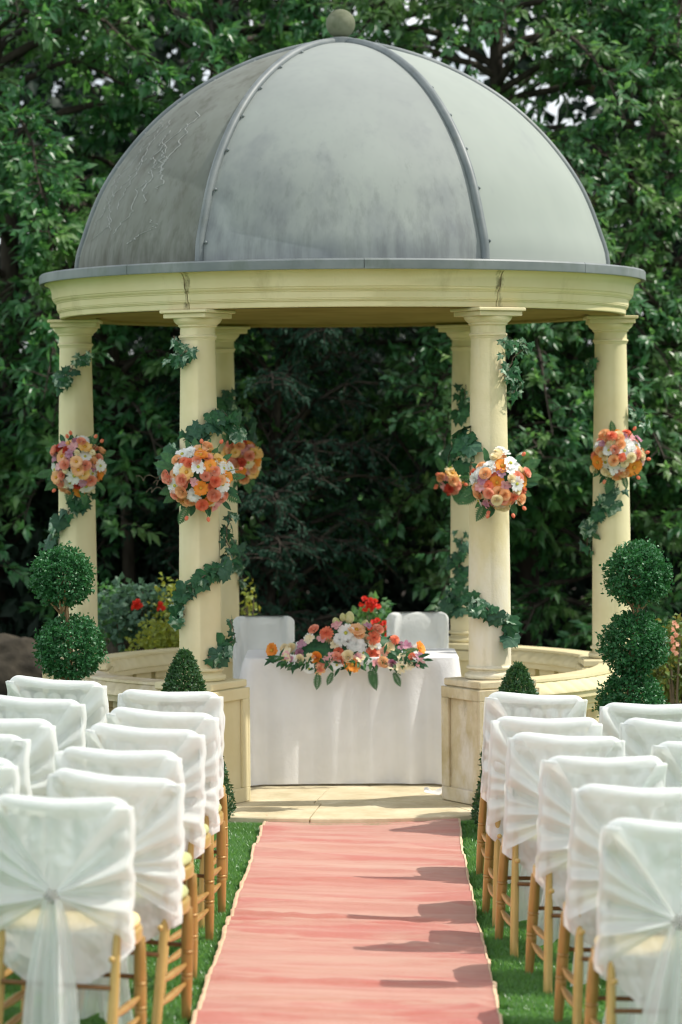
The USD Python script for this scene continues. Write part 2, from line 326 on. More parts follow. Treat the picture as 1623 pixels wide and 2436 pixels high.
def arc_solid(profile, a0, a1, n):
    """Closed (r, z) polygon swept from a0 to a1 with capped ends. profile: points counter-clockwise in (r, z)."""
    p = np.asarray(profile, float)
    loop = np.vstack([p, p[:1]])
    v, f = lathe(loop, n, a0, a1)
    from shapely.geometry import Polygon
    cv, cf = trimesh.creation.triangulate_polygon(Polygon(p), engine="earcut")
    out = [(v, f)]
    for a in (a0, a1):
        w = np.stack([np.cos(a) * cv[:, 0], np.sin(a) * cv[:, 0], cv[:, 1]], 1)
        out.append((w, cf if a == a0 else cf[:, ::-1]))
    return cat(out)


def tube(pts, rad, n=8, cap=True):
    p = np.asarray(pts, float)
    r = np.broadcast_to(np.asarray(rad, float), (len(p),))
    t = np.gradient(p, axis=0); t /= np.maximum(np.linalg.norm(t, axis=1, keepdims=True), 1e-9)
    ref = np.array([0.3, 0.5, 0.81]) if abs(t[0][2]) < 0.8 else np.array([1.0, 0.2, 0])
    rows = []
    for k in range(len(p)):
        x = ref - t[k] * (ref @ t[k]); x /= np.linalg.norm(x); ref = x
        y = np.cross(t[k], x)
        a = np.arange(n) * 2 * PI / n
        rows.append(p[k] + r[k] * (np.outer(np.cos(a), x) + np.outer(np.sin(a), y)))
    v = np.vstack(rows)
    f = grid_faces(len(p), n, wrap=True)
    f = np.vstack([f[:, [0, 1, 2]], f[:, [0, 2, 3]]])
    if cap:
        v = np.vstack([v, p[:1], p[-1:]])
        c0, c1, last = len(v) - 2, len(v) - 1, (len(p) - 1) * n
        k = np.arange(n)
        f = np.vstack([f, np.stack([np.full(n, c0), (k + 1) % n, k], 1), np.stack([np.full(n, c1), last + k, last + (k + 1) % n], 1)])
    return v, f


def bbox(sx, sy, sz, b=0.006, at_=(0, 0, 0)):
    """Box with chamfered edges, centred in x and y, standing on z = 0."""
    pts = []
    for X in (-1, 1):
        for Y in (-1, 1):
            for Z in (-1, 1):
                for k in range(3):
                    o = np.array([sx / 2, sy / 2, sz / 2]) - b * (np.arange(3) != k)
                    pts.append(np.array([X, Y, Z]) * o)
    h = trimesh.convex.convex_hull(np.array(pts))
    h.apply_translation([at_[0], at_[1], at_[2] + sz / 2])
    return h


def sm(x, a, b):
    t = np.clip((np.asarray(x, float) - a) / (b - a), 0, 1)
    return t * t * (3 - 2 * t)


def ground_z(x, y):
    """The lawn falls slightly to the right in front of the temple."""
    return -0.04 * np.clip(x, -2.5, 2.5) * (1 - sm(y, -2.9, -1.9))


# ---------------------------------------------------------------- the setting: lawn, border soil
gx = np.unique(np.concatenate([np.linspace(-300, -4, 18), np.linspace(-4, 4, 65), np.linspace(4, 300, 18)]))
gy = np.unique(np.concatenate([np.linspace(-300, -10, 18), np.linspace(-10, 0, 81), np.linspace(0, 300, 22)]))
X, Y = np.meshgrid(gx, gy)
put("lawn", (np.stack([X, Y, ground_z(X, Y) - 0.004], -1).reshape(-1, 3), grid_faces(len(gy), len(gx))), "lawn", smooth=True, kind="structure")
bx = np.linspace(-14, 14, 57); by = np.linspace(2.3, 30, 50)
X, Y = np.meshgrid(bx, by)
put("border_soil", (np.stack([X, Y, 0.01 + 0.12 * meshkit.fbm(np.stack([X * 1.3, Y * 1.3, X * 0], -1), 3, 3)], -1).reshape(-1, 3), grid_faces(len(by), len(bx))), "soil", smooth=True, kind="structure")

# ---------------------------------------------------------------- the domed temple
R = 1.571
temple = thing("garden_temple", "cream stone garden temple with six columns under a grey lead dome", "garden temple")
FLOOR = 0.05
# paving: a bed with separate stones on it
bed = put("plinth", cat([lathe([(0.0, 0.036), (1.96, 0.036), (1.98, 0.03), (1.98, -0.12)], 96)]), "mortar", temple, smooth=30)
for (r0, r1, n, off) in ((1.42, 2.03, 14, 0.13), (0.72, 1.413, 9, 0.4), (0.0, 0.713, 4, 0.2)):
    for k in range(n):
        g = 0.004 / max(r1, 0.3)
        a0, a1 = off + k * 2 * PI / n + g, off + (k + 1) * 2 * PI / n - g
        h = FLOOR + random.uniform(-0.002, 0.0015)
        lo = -0.12 if r1 > 2 else 0.03
        rin = max(r0, 0.004)
        put("paving_stone", arc_solid([(rin, lo), (r1, lo), (r1, h - 0.006), (r1 - 0.006, h), (rin, h)], a0, a1, 12), "paving", bed, smooth=30)
COLS = {}
names = ["right side", "back right", "back left", "left side", "front left", "front right"]
shaft_prof = [(0.1155, 0.790)] + [(0.1155 - 0.022 * t ** 1.6, 0.79 + (2.56 - 0.79) * t) for t in np.linspace(0.06, 1, 14)]
for k in range(6):
    a = k * PI / 3
    c = np.array([R * math.cos(a), R * math.sin(a), 0.0])
    COLS[names[k]] = c
    rot = rz(a)
    old = names[k] in ("front right",)
    # pedestal: body with a raised border round a sunk panel on each face, and a cap block
    body = [bbox(0.352, 0.352, 0.625, 0.004, (0, 0, FLOOR))]
    for q in range(4):
        fr = rz(q * PI / 2)
        wide = 0.388 if q % 2 == 0 else 0.352
        for (w, h, x0, z0) in ((wide, 0.075, 0, FLOOR + 0.002), (wide, 0.060, 0, FLOOR + 0.562), (0.055, 0.4845, wide / 2 - 0.0275, FLOOR + 0.0773), (0.055, 0.4845, -wide / 2 + 0.0275, FLOOR + 0.0773)):
            body.append(xf(bbox(0.018, w, h, 0.003, (0.352 / 2 + 0.009, x0, z0)), fr))
    ped = put("pedestal", xf(cat(body), rot, c), "stone_old" if old else "stone", temple, smooth=30,
              label="weathered pedestal with patches of white" if old else None)
    put("cap_block", xf(bbox(0.366, 0.366, 0.040, 0.006, (0, 0, FLOOR + 0.6265)), rot, c), "stone_old" if old else "stone", ped, smooth=30)
    sh = put("column", xf(lathe(shaft_prof, 40), None, c), "stone_white" if old else "stone", temple, smooth=50,
             label="column with flaking white paint" if old else None)
    basep = [(0.0, 0.7175)] + [(0.122 + 0.017 * math.cos(t), 0.7345 + 0.017 * math.sin(t)) for t in np.linspace(-PI / 2, PI / 2, 9)] + \
            [(0.119, 0.754), (0.114, 0.758), (0.1135, 0.764), (0.118, 0.768)] + [(0.117 + 0.011 * math.cos(t), 0.779 + 0.010 * math.sin(t)) for t in np.linspace(-PI / 2, PI / 2, 8)] + [(0.1165, 0.792), (0.10, 0.793)]
    put("base", xf(lathe(basep, 40), None, c), "stone_white" if old else "stone", sh, smooth=40)
    capp = [(0.09, 2.555), (0.0955, 2.562), (0.0985, 2.566), (0.0985, 2.571)] + [(0.0965 + 0.0085 * math.cos(t), 2.580 + 0.009 * math.sin(t)) for t in np.linspace(-PI / 2, PI / 2, 7)] + \
           [(0.096, 2.592), (0.095, 2.628), (0.101, 2.633), (0.106, 2.635), (0.106, 2.643), (0.113, 2.648), (0.124, 2.658), (0.130, 2.668), (0.132, 2.678), (0.0, 2.6785)]
    capi = put("capital", xf(lathe(capp, 40), None, c), "stone_white" if old else "stone", sh, smooth=40)
    put("abacus", xf(cat([bbox(0.270, 0.270, 0.026, 0.003, (0, 0, 2.679)), bbox(0.300, 0.300, 0.018, 0.004, (0, 0, 2.7055))]), rot, c), "stone_white" if old else "stone", sh, smooth=30)
# entablature: six curved blocks that meet over the columns
dirt = usdkit.material(stage, LK + "entablature_stone", {
    "g": ("geometry", {}), "n": ("noise_texture", {"scale": 2.0, "detail": 6}), "r": ("rgb_ramp", {"ramp": [(0.35, (0.60, 0.52, 0.285)), (0.65, (0.665, 0.595, 0.365))]}),
    "sx": ("separate_xyz", {}), "ax": ("math", {"math_type": "absolute"}), "dx": ("math", {"math_type": "subtract", "value2": 0.845}), "adx": ("math", {"math_type": "absolute"}),
    "n2": ("noise_texture", {"scale": 26, "detail": 6, "roughness": 0.7}), "mp": ("mapping", {"scale": (1, 1, 0.45)}),
    "sum": ("math", {"math_type": "multiply_add", "value2": 7.0}), "rr": ("rgb_ramp", {"ramp": [(0.42, (0.9, 0.9, 0.9)), (0.62, (0, 0, 0))]}),
    "mx": ("mix_color", {"b": (0.13, 0.11, 0.055)}), "n3": ("noise_texture", {"scale": 5, "detail": 7, "roughness": 0.7}), "r3": ("rgb_ramp", {"ramp": [(0.56, (0, 0, 0)), (0.8, (0.55, 0.55, 0.55))]}),
    "mx3": ("mix_color", {"b": (0.33, 0.27, 0.12)}), "bn": ("noise_texture", {"scale": 90, "detail": 5}), "b": ("bump", {"strength": 0.12, "distance": 0.01}),
    "p": ("principled_bsdf", {"roughness": 0.75, "specular_ior_level": 0.25})},
    [("g.position", "n.vector"), ("n.fac", "r.fac"), ("g.position", "sx.vector"), ("sx.x", "ax.value1"), ("ax.value", "dx.value1"), ("dx.value", "adx.value1"),
     ("g.position", "mp.vector"), ("mp.vector", "n2.vector"), ("adx.value", "sum.value1"), ("n2.fac", "sum.value3"), ("sum.value", "rr.fac"), ("rr.color", "mx.fac"), ("r.color", "mx3.a"), ("mp.vector", "n3.vector"),
     ("n3.fac", "r3.fac"), ("r3.color", "mx3.fac"), ("mx3.result", "mx.a"), ("mx.result", "p.base_color"), ("g.position", "bn.vector"), ("bn.fac", "b.height"), ("b.normal", "p.normal")], surface="p.BSDF")
ent = [(1.452, 2.726), (1.650, 2.726), (1.654, 2.730), (1.656, 2.757), (1.662, 2.759), (1.662, 2.764), (1.668, 2.767), (1.668, 2.772), (1.671, 2.775), (1.672, 2.808), (1.677, 2.810),
       (1.677, 2.815), (1.684, 2.819), (1.690, 2.826), (1.692, 2.833), (1.697, 2.835), (1.697, 2.841), (1.699, 2.846), (1.701, 2.875), (1.706, 2.893), (1.716, 2.908), (1.730, 2.918), (1.742, 2.922), (1.742, 2.925), (1.452, 2.925)]
for k in range(6):
    g = 0.0018
    put("entablature_block", arc_solid(ent, k * PI / 3 + g, (k + 1) * PI / 3 - g, 28), dirt, temple, smooth=24)
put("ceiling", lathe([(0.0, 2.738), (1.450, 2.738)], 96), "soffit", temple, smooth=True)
put("soffit", lathe([(1.451, 2.738), (1.451, 2.7235), (1.625, 2.7235)], 96), "soffit", temple, smooth=30)  # added ring that carries the shade-dark colour across the undersides of the blocks
# lead rim and dome
for k in range(8):
    a0, a1 = -PI / 2 + 0.065 + k * PI / 4 + 0.001, -PI / 2 + 0.065 + (k + 1) * PI / 4 - 0.001
    put("rim_section", arc_solid([(1.50, 2.927), (1.750, 2.927), (1.752, 2.921), (1.769, 2.921), (1.771, 2.926), (1.771, 2.968), (1.764, 2.977), (1.55, 2.990), (1.50, 2.990)], a0, a1, 22), "lead_rim", temple, smooth=35)
prof_px = np.array([(604, -8), (602, 20), (585, 78), (550, 168), (485, 268), (386, 368), (287, 433), (188, 478), (90, 506), (30, 516), (0, 518)], float)
kz = 1.0351 * 0.00247
from scipy.interpolate import PchipInterpolator
arc = np.concatenate([[0], np.cumsum(np.hypot(*np.diff(prof_px, axis=0).T))])
tt = np.linspace(0, arc[-1], 44)
DP = np.stack([PchipInterpolator(arc, prof_px[:, 0])(tt) * kz, 3.006 + PchipInterpolator(arc, prof_px[:, 1])(tt) * kz], 1)
DP[0, 1] = 2.985
pm = ["lead_dirty_shaded", "lead", "lead", "lead_dirty_shaded", "lead_mid", "lead"]
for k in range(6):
    nm = ["lead", "lead_mid", "lead", "lead_dirty_shaded", "lead_mid", "lead"][k]
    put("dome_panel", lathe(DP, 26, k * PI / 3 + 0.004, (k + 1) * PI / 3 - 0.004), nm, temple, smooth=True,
        label={3: "grimy dome panel with pale streaks, coloured darker for its shaded side", 4: "middle dome panel with grey weather streaks", 5: "pale clean dome panel"}.get(k))
for k in range(6):
    a = k * PI / 3
    pts = np.stack([(DP[:, 0] + 0.006) * math.cos(a), (DP[:, 0] + 0.006) * math.sin(a), DP[:, 1] + 0.004], 1)
    rib = put("rib", tube(pts, 0.0245, 12), "lead_rib", temple, smooth=40)
    nrm = np.array([math.cos(a), math.sin(a), 0]); tng = np.array([-math.sin(a), math.cos(a), 0])
    for q in (2, 8, 13, 18, 23, 28, 33):
        s = trimesh.creation.icosphere(1, 0.009)
        put("rivet", xf(s, None, pts[q] + tng * 0.036 - nrm * 0.002), "lead_rib", rib, smooth=True)
put("crown_plate", lathe([(0.0, DP[-1, 1] + 0.034), (0.055, DP[-1, 1] + 0.034), (0.10, DP[-1, 1] + 0.022), (0.105, DP[-1, 1] - 0.01)], 40), "lead_rib", temple, smooth=30)
put("finial_ball", xf(trimesh.creation.icosphere(4, 0.0855), None, (0, 0, DP[-1, 1] + 0.034 + 0.080)), "finial", temple, smooth=True)
# pale lime streaks that run down the grimy panel: thin crusts on the lead
def on_dome(theta, t, lift):
    r = np.interp(t, np.linspace(0, 1, len(DP)), DP[:, 0]) + lift
    z = np.interp(t, np.linspace(0, 1, len(DP)), DP[:, 1]) + lift * 0.4
    return np.stack([r * np.cos(theta), r * np.sin(theta), z], -1)
rs = np.random.default_rng(5)
for k in range(20):
    th0, t0, L = rs.uniform(3.44, 4.02), rs.uniform(0.16, 0.46), rs.uniform(0.05, 0.16)
    if k < 2:
        t0, L = rs.uniform(0.10, 0.16), 0.06
    n = 26
    t = t0 - np.linspace(0, L, n)
    th = th0 + np.cumsum(rs.normal(0, 0.013, n)) + 0.03 * np.sin(np.linspace(0, rs.uniform(2, 6), n))
    w = 0.0035 * (0.5 + rs.random(n)) + 0.001
    P = on_dome(th, t, 0.0012)
    A = on_dome(th - w / P[:, :1].__abs__().max(), t, 0.0012); B = on_dome(th + w / 1.3, t, 0.0012); C = on_dome(th, t, 0.0026)
    v = np.stack([A, C, B], 1).reshape(-1, 3)
    put("lime_streak", (v, grid_faces(n, 3)), "salt", temple, smooth=True)
# balustrade: four curved runs between the columns, with carved coping and balusters
for (k0, mat) in ((5, "stone"), (0, "stone"), (2, "stone"), (3, "stone_old")):
    a0, a1 = k0 * PI / 3 + 0.135, (k0 + 1) * PI / 3 - 0.135
    n = 150
    ang = np.linspace(a0, a1, n)
    w = ang * R / 0.048 * PI
    rows = []
    for sgn_pts in ([(-0.112, 0.582, 0), (-0.112, 0.612, 0), (-0.124, 0.618, 0), (-0.122, 0.630, .5), (-0.108, 0.650, 1.0), (-0.088, 0.670, 1.0), (-0.076, 0.682, .3), (-0.082, 0.686, 0), (-0.080, 0.700, 0),
                     (0.080, 0.700, 0), (0.082, 0.686, 0), (0.076, 0.682, .3), (0.088, 0.670, 1.0), (0.108, 0.650, 1.0), (0.122, 0.630, .5), (0.124, 0.618, 0), (0.112, 0.612, 0), (0.112, 0.582, 0)],):
        for (dr, z, c) in sgn_pts:
            lean = w + (z - 0.65) * 60
            bumpy = 0.009 * c * (np.abs(np.sin(lean * 0.5)) ** 0.6 - 0.6)
            rr = R + dr + np.sign(dr) * bumpy
            rows.append(np.stack([rr * np.cos(ang), rr * np.sin(ang), np.full(n, z) + bumpy * 0.6], 1))
    v = np.stack(rows, 1)
    nc = v.shape[1]
    v = v.reshape(-1, 3)
    f = grid_faces(n, nc, wrap=True)
    ends = [[0, i, i + 1] for i in range(1, nc - 1)] + [[(n - 1) * nc, (n - 1) * nc + i + 1, (n - 1) * nc + i] for i in range(1, nc - 1)]
    f = np.vstack([f[:, [0, 1, 2]], f[:, [0, 2, 3]], ends])
    rail = put("balustrade_rail", (v, f), mat, temple, smooth=40)
    put("bottom_rail", arc_solid([(R - 0.10, FLOOR + 0.001), (R + 0.10, FLOOR + 0.001), (R + 0.10, 0.17), (R - 0.10, 0.17)], a0, a1, 30), mat, rail, smooth=30)
    for j in range(6):
        a = a0 + (a1 - a0) * (j + 0.5) / 6
        c = (R * math.cos(a), R * math.sin(a), 0)
        bal = cat([bbox(0.12, 0.12, 0.05, 0.004, (0, 0, 0.171)), lathe([(0.04, 0.22), (0.05, 0.23), (0.04, 0.25), (0.055, 0.29), (0.062, 0.34), (0.05, 0.41), (0.035, 0.46), (0.035, 0.475), (0.045, 0.485), (0.05, 0.50)], 16),
                   bbox(0.13, 0.13, 0.035, 0.004, (0, 0, 0.50)), bbox(0.155, 0.155, 0.045, 0.004, (0, 0, 0.5365))])
        put("baluster", xf(bal, rz(a), c), mat, rail, smooth=35)

# ---------------------------------------------------------------- carpet down the aisle
def carpet_mesh(sgn=None, w0=0.0, w1=1.0, lift=0.0, seed=0):
    n, m = 520, 60 if sgn is None else 4
    y = np.linspace(-1.825, -9.2, n)
    t = (y + 1.69) / -5.35
    cl = -0.413 - 0.112 * t + 0.012 * (meshkit.fbm(np.stack([y * 2.2, y * 0, y * 0 + 1], -1), 3, 2) - 0.5) * 2
    cr = 0.583 - 0.050 * t + 0.012 * (meshkit.fbm(np.stack([y * 2.2, y * 0, y * 0 + 9], -1), 3, 4) - 0.5) * 2
    s = np.linspace(w0, w1, m)
    Xc = cl[:, None] + (cr - cl)[:, None] * s[None]
    Yc = np.broadcast_to(y[:, None], Xc.shape) + 0.02 * np.sin(Xc * 3 + 1)
    q = np.stack([Xc * 1.1, Yc * 9.0, Xc * 0], -1)
    ridge = 1 - np.abs(2 * meshkit.noise(q, 5) - 1)
    z = 0.026 * ridge ** 3 * sm(meshkit.noise(np.stack([Xc * 1.5, Yc * 2.3, Xc * 0 + 5], -1), 8), 0.25, 0.7) + 0.005 * meshkit.noise(np.stack([Xc * 2, Yc * 16, Xc * 0], -1), 6)
    return Xc, Yc, ground_z(Xc, Yc) + 0.022 + z + lift
X, Y, Z = carpet_mesh()
car = thing("carpet", "long pink carpet runner down the aisle to the temple", "carpet")
put("pile", (np.stack([X, Y, Z], -1).reshape(-1, 3), grid_faces(*X.shape)), "carpet", car, smooth=True)
for (a, b) in ((-0.010, 0.006), (0.997, 1.006)):
    X, Y, Z = carpet_mesh(1, a, b, 0.003)
    j = meshkit.fbm(np.stack([Y[:, 0] * 6, Y[:, 0] * 0, Y[:, 0] * 0 + a * 50], -1), 4, 3) - 0.45
    col = 0 if a < 0 else -1
    X[:, col] += (1 if a > 0 else -1) * np.clip(j * 0.02, -0.006, 0.010)
    Z[:, col] -= 0.004
    put("selvedge", (np.stack([X, Y, Z], -1).reshape(-1, 3), grid_faces(*X.shape)), "carpet_edge", car, smooth=True)

# ---------------------------------------------------------------- mown grass
gp = UsdGeom.PointInstancer.Define(stage, "/World/grass")
tag(gp.GetPrim(), "short mown green lawn grass on both sides of the pink carpet", "grass", kind="stuff")
protos = []
for q in range(4):
    n = 46
    p = RNG.uniform(-0.035, 0.035, (n, 2)); h = RNG.uniform(0.010, 0.034, n); a = RNG.uniform(0, 2 * PI, n); ln = RNG.uniform(0.1, 0.9, n) * h
    w = RNG.uniform(0.0014, 0.0030, n); la = RNG.uniform(0, 2 * PI, n)
    ex = np.stack([np.cos(a), np.sin(a)], 1) * w[:, None]
    b = np.zeros((n, 5, 3))
    b[:, 0, :2] = p - ex; b[:, 1, :2] = p + ex
    mid = p + 0.35 * np.stack([np.cos(la), np.sin(la)], 1) * ln[:, None]
    b[:, 2, :2] = mid - ex * 0.8; b[:, 3, :2] = mid + ex * 0.8; b[:, 2:4, 2] = (h * 0.6)[:, None]
    b[:, 4, :2] = p + np.stack([np.cos(la), np.sin(la)], 1) * ln[:, None]; b[:, 4, 2] = h
    f = np.array([[0, 1, 3], [0, 3, 2], [2, 3, 4]])[None] + (np.arange(n) * 5)[:, None, None]
    pr = usdkit.mesh(stage, f"/World/grass/tuft_{q:03d}" if q else "/World/grass/tuft", (b.reshape(-1, 3), f.reshape(-1, 3)), M["grass"])
    protos.append(pr.GetPath())
gp.CreatePrototypesRel().SetTargets(protos)
N = 26000
pts = np.stack([RNG.uniform(-2.6, 2.6, N), RNG.uniform(-9.0, -1.6, N)], 1)
t = (pts[:, 1] + 1.69) / -5.35
keep = ((pts[:, 0] < -0.43 - 0.105 * t) | (pts[:, 0] > 0.60 - 0.05 * t) | (pts[:, 1] > -1.84)) & (np.hypot(pts[:, 0], pts[:, 1]) > 2.04)
pts = pts[keep]
extra = np.stack([RNG.uniform(-1.3, 1.3, 900), np.zeros(900)], 1); extra[:, 1] = -np.sqrt(2.055 ** 2 - extra[:, 0] ** 2) - RNG.uniform(0, 0.05, 900)
extra = extra[(extra[:, 1] > -1.99) | True]
pts = np.vstack([pts, extra])
z = ground_z(pts[:, 0], pts[:, 1]) - 0.004
n = len(pts)
gp.CreatePositionsAttr(Vt.Vec3fArray.FromNumpy(np.column_stack([pts, z]).astype(np.float32)))
gp.CreateProtoIndicesAttr(Vt.IntArray.FromNumpy(RNG.integers(0, 4, n).astype(np.int32)))
an = RNG.uniform(0, 2 * PI, n)
gp.CreateOrientationsAttr(Vt.QuathArray([Gf.Quath(float(math.cos(x / 2)), 0, 0, float(math.sin(x / 2))) for x in an]))
patch = 0.75 + 0.6 * meshkit.fbm(np.column_stack([pts * 2.5, pts[:, :1] * 0]), 3, 6)
gp.CreateScalesAttr(Vt.Vec3fArray.FromNumpy(np.column_stack([np.ones(n), np.ones(n), patch]).astype(np.float32)))


# ---------------------------------------------------------------- ceremony chairs and their covers
def y_back(z):
    return -0.185 - 0.075 * (np.asarray(z, float) - 0.45) / 0.45


def turned_leg(p0, p1, r, rings, n=14):
    """Round leg from the floor p0 to p1 with turned rings at the given heights (fractions)."""
    t = set(np.linspace(0, 1, 9).tolist())
    for q in rings:
        t |= {q - 0.022, q - 0.016, q - 0.010, q, q + 0.010, q + 0.016, q + 0.022}
    t = np.array(sorted(t))
    rad = r * (0.80 + 0.28 * np.sin(np.clip(t, 0, 1) * 2.6))
    for q in rings:
        rad = np.where(np.abs(np.abs(t - q) - 0.016) < 0.004, rad * 0.82, rad)
        rad = np.where(np.abs(t - q) < 0.005, rad * 1.10, rad)
    p0, p1 = np.array(p0), np.array(p1)
    return tube(p0 + (p1 - p0) * t[:, None], rad, n)


def seat_outline(grow=0.0, n=56):
    """Horseshoe seat: straight back edge, rounded front."""
    a = np.linspace(0, 2 * PI, n, endpoint=False)
    ex = 0.42
    x = (0.210 + grow) * np.sign(np.cos(a)) * np.abs(np.cos(a)) ** ex
    y = (0.20 + grow) * np.sign(np.sin(a)) * np.abs(np.sin(a)) ** np.where(np.sin(a) > 0, 0.75, 0.35)
    x = x * (1 - 0.07 * (y < 0) * np.abs(y) / 0.2)
    return np.stack([x, y], 1)


def slab(levels):
    """Stack of (outline grow, z) rings closed at both ends."""
    rows = [np.column_stack([seat_outline(g), np.full(56, z)]) for g, z in levels]
    v = np.vstack(rows); n = 56
    f = grid_faces(len(rows), n, wrap=True)
    v = np.vstack([v, [[0, 0, levels[0][1]]], [[0, 0, levels[-1][1]]]])
    k = np.arange(n); L = (len(rows) - 1) * n
    return v, np.vstack([f[:, [0, 1, 2]], f[:, [0, 2, 3]], np.stack([np.full(n, len(v) - 2), (k + 1) % n, k], 1), np.stack([np.full(n, len(v) - 1), L + k, L + (k + 1) % n], 1)])


def make_chair(label, cushion, loc, rotz, roll, group):
    t = thing("ceremony_chair", label, "chair", loc, rotz, group, roll)
    put("seat_frame", slab([(-0.012, 0.402), (-0.002, 0.405), (0.0, 0.412), (0.0, 0.440), (-0.004, 0.447), (-0.014, 0.450)]), "gold_pale", t, smooth=40)
    put("cushion", slab([(-0.020, 0.4505), (-0.010, 0.457), (-0.008, 0.468), (-0.014, 0.480), (-0.035, 0.489), (-0.09, 0.494)]), cushion, t, smooth=60)
    for s in (-1, 1):
        put("front_leg", turned_leg((s * 0.196, 0.152, 0), (s * 0.184, 0.140, 0.403), 0.0195, (0.42, 0.62)), "gold", t, smooth=50)
        zz = np.linspace(0, 0.858, 16)
        yy = np.where(zz < 0.44, -0.235 + 0.050 * zz / 0.44, y_back(zz) + 0.036 * sm(zz, 0.44, 0.60))
        put("back_leg", tube(np.stack([s * (0.186 + 0.004 * zz), yy + 0.010 * sm(zz, 0.44, 0.6), zz], 1), 0.0175 - 0.006 * sm(zz, 0.2, 0.55), 10), "gold_pale", t, smooth=50)
        for z0, zr in ((0.205, 0.0), (0.125, 0.012)):
            u = np.linspace(0, 1, 17)
            put("side_stretcher", tube(np.stack([np.full(17, s * 0.188), -0.213 + 0.362 * u, z0 + zr * u], 1), 0.0075 + 0.0075 * np.sin(PI * u) ** 2 - 0.003 * (np.abs(u - 0.5) < 0.04), 10), "gold", t, smooth=50)
        s2 = trimesh.creation.icosphere(2, 0.0105)
        put("peg", xf(s2, None, (s * 0.184, -0.232, 0.395)), "gold_pale", t, smooth=True)
    for yy, z0 in ((-0.212, 0.30), (0.145, 0.27)):
        put("cross_stretcher", tube([(-0.178, yy, z0), (0, yy, z0), (0.178, yy, z0)], 0.0085, 8), "dark_wood", t, smooth=50)
    u = np.linspace(-1, 1, 17)
    put("top_rail", tube(np.stack([0.176 * u, y_back(0.885) + 0.006 + 0.035 * u ** 2, np.full(17, 0.882) - 0.014 * (1 - u ** 2)], 1), 0.0150, 10), "slat_white", t, smooth=50)
    put("lower_back_rail", tube(np.stack([0.185 * u, y_back(0.56) + 0.035 * u ** 2, np.full(17, 0.545)], 1), 0.012, 10), "gold_pale", t, smooth=50)
    for k in range(5):
        x = (k - 2) * 0.072
        zt = 0.838
        a = np.linspace(0, PI, 11)
        ring = np.concatenate([[(x + 0.028, 0.545)], np.stack([x + 0.028 * np.cos(a), zt - 0.028 + 0.028 * np.sin(a)], 1), [(x - 0.028, 0.545)]])
        front = np.stack([ring[:, 0], y_back(ring[:, 1]) + 0.035 * (ring[:, 0] / 0.19) ** 2 - 0.006, ring[:, 1]], 1)
        back = front + [0, 0.010, 0]
        m = len(ring); kk = np.arange(1, m - 1)
        f = np.vstack([np.stack([np.zeros(m - 2, int), kk, kk + 1], 1), np.stack([np.full(m - 2, m), m + kk + 1, m + kk], 1)] +
                      [[[i, (i + 1) % m + m, (i + 1) % m], [i, i + m, (i + 1) % m + m]] for i in range(m)])
        put("backrest_slat", (np.vstack([front, back]), f), "slat_white", t, smooth=30)
    return t


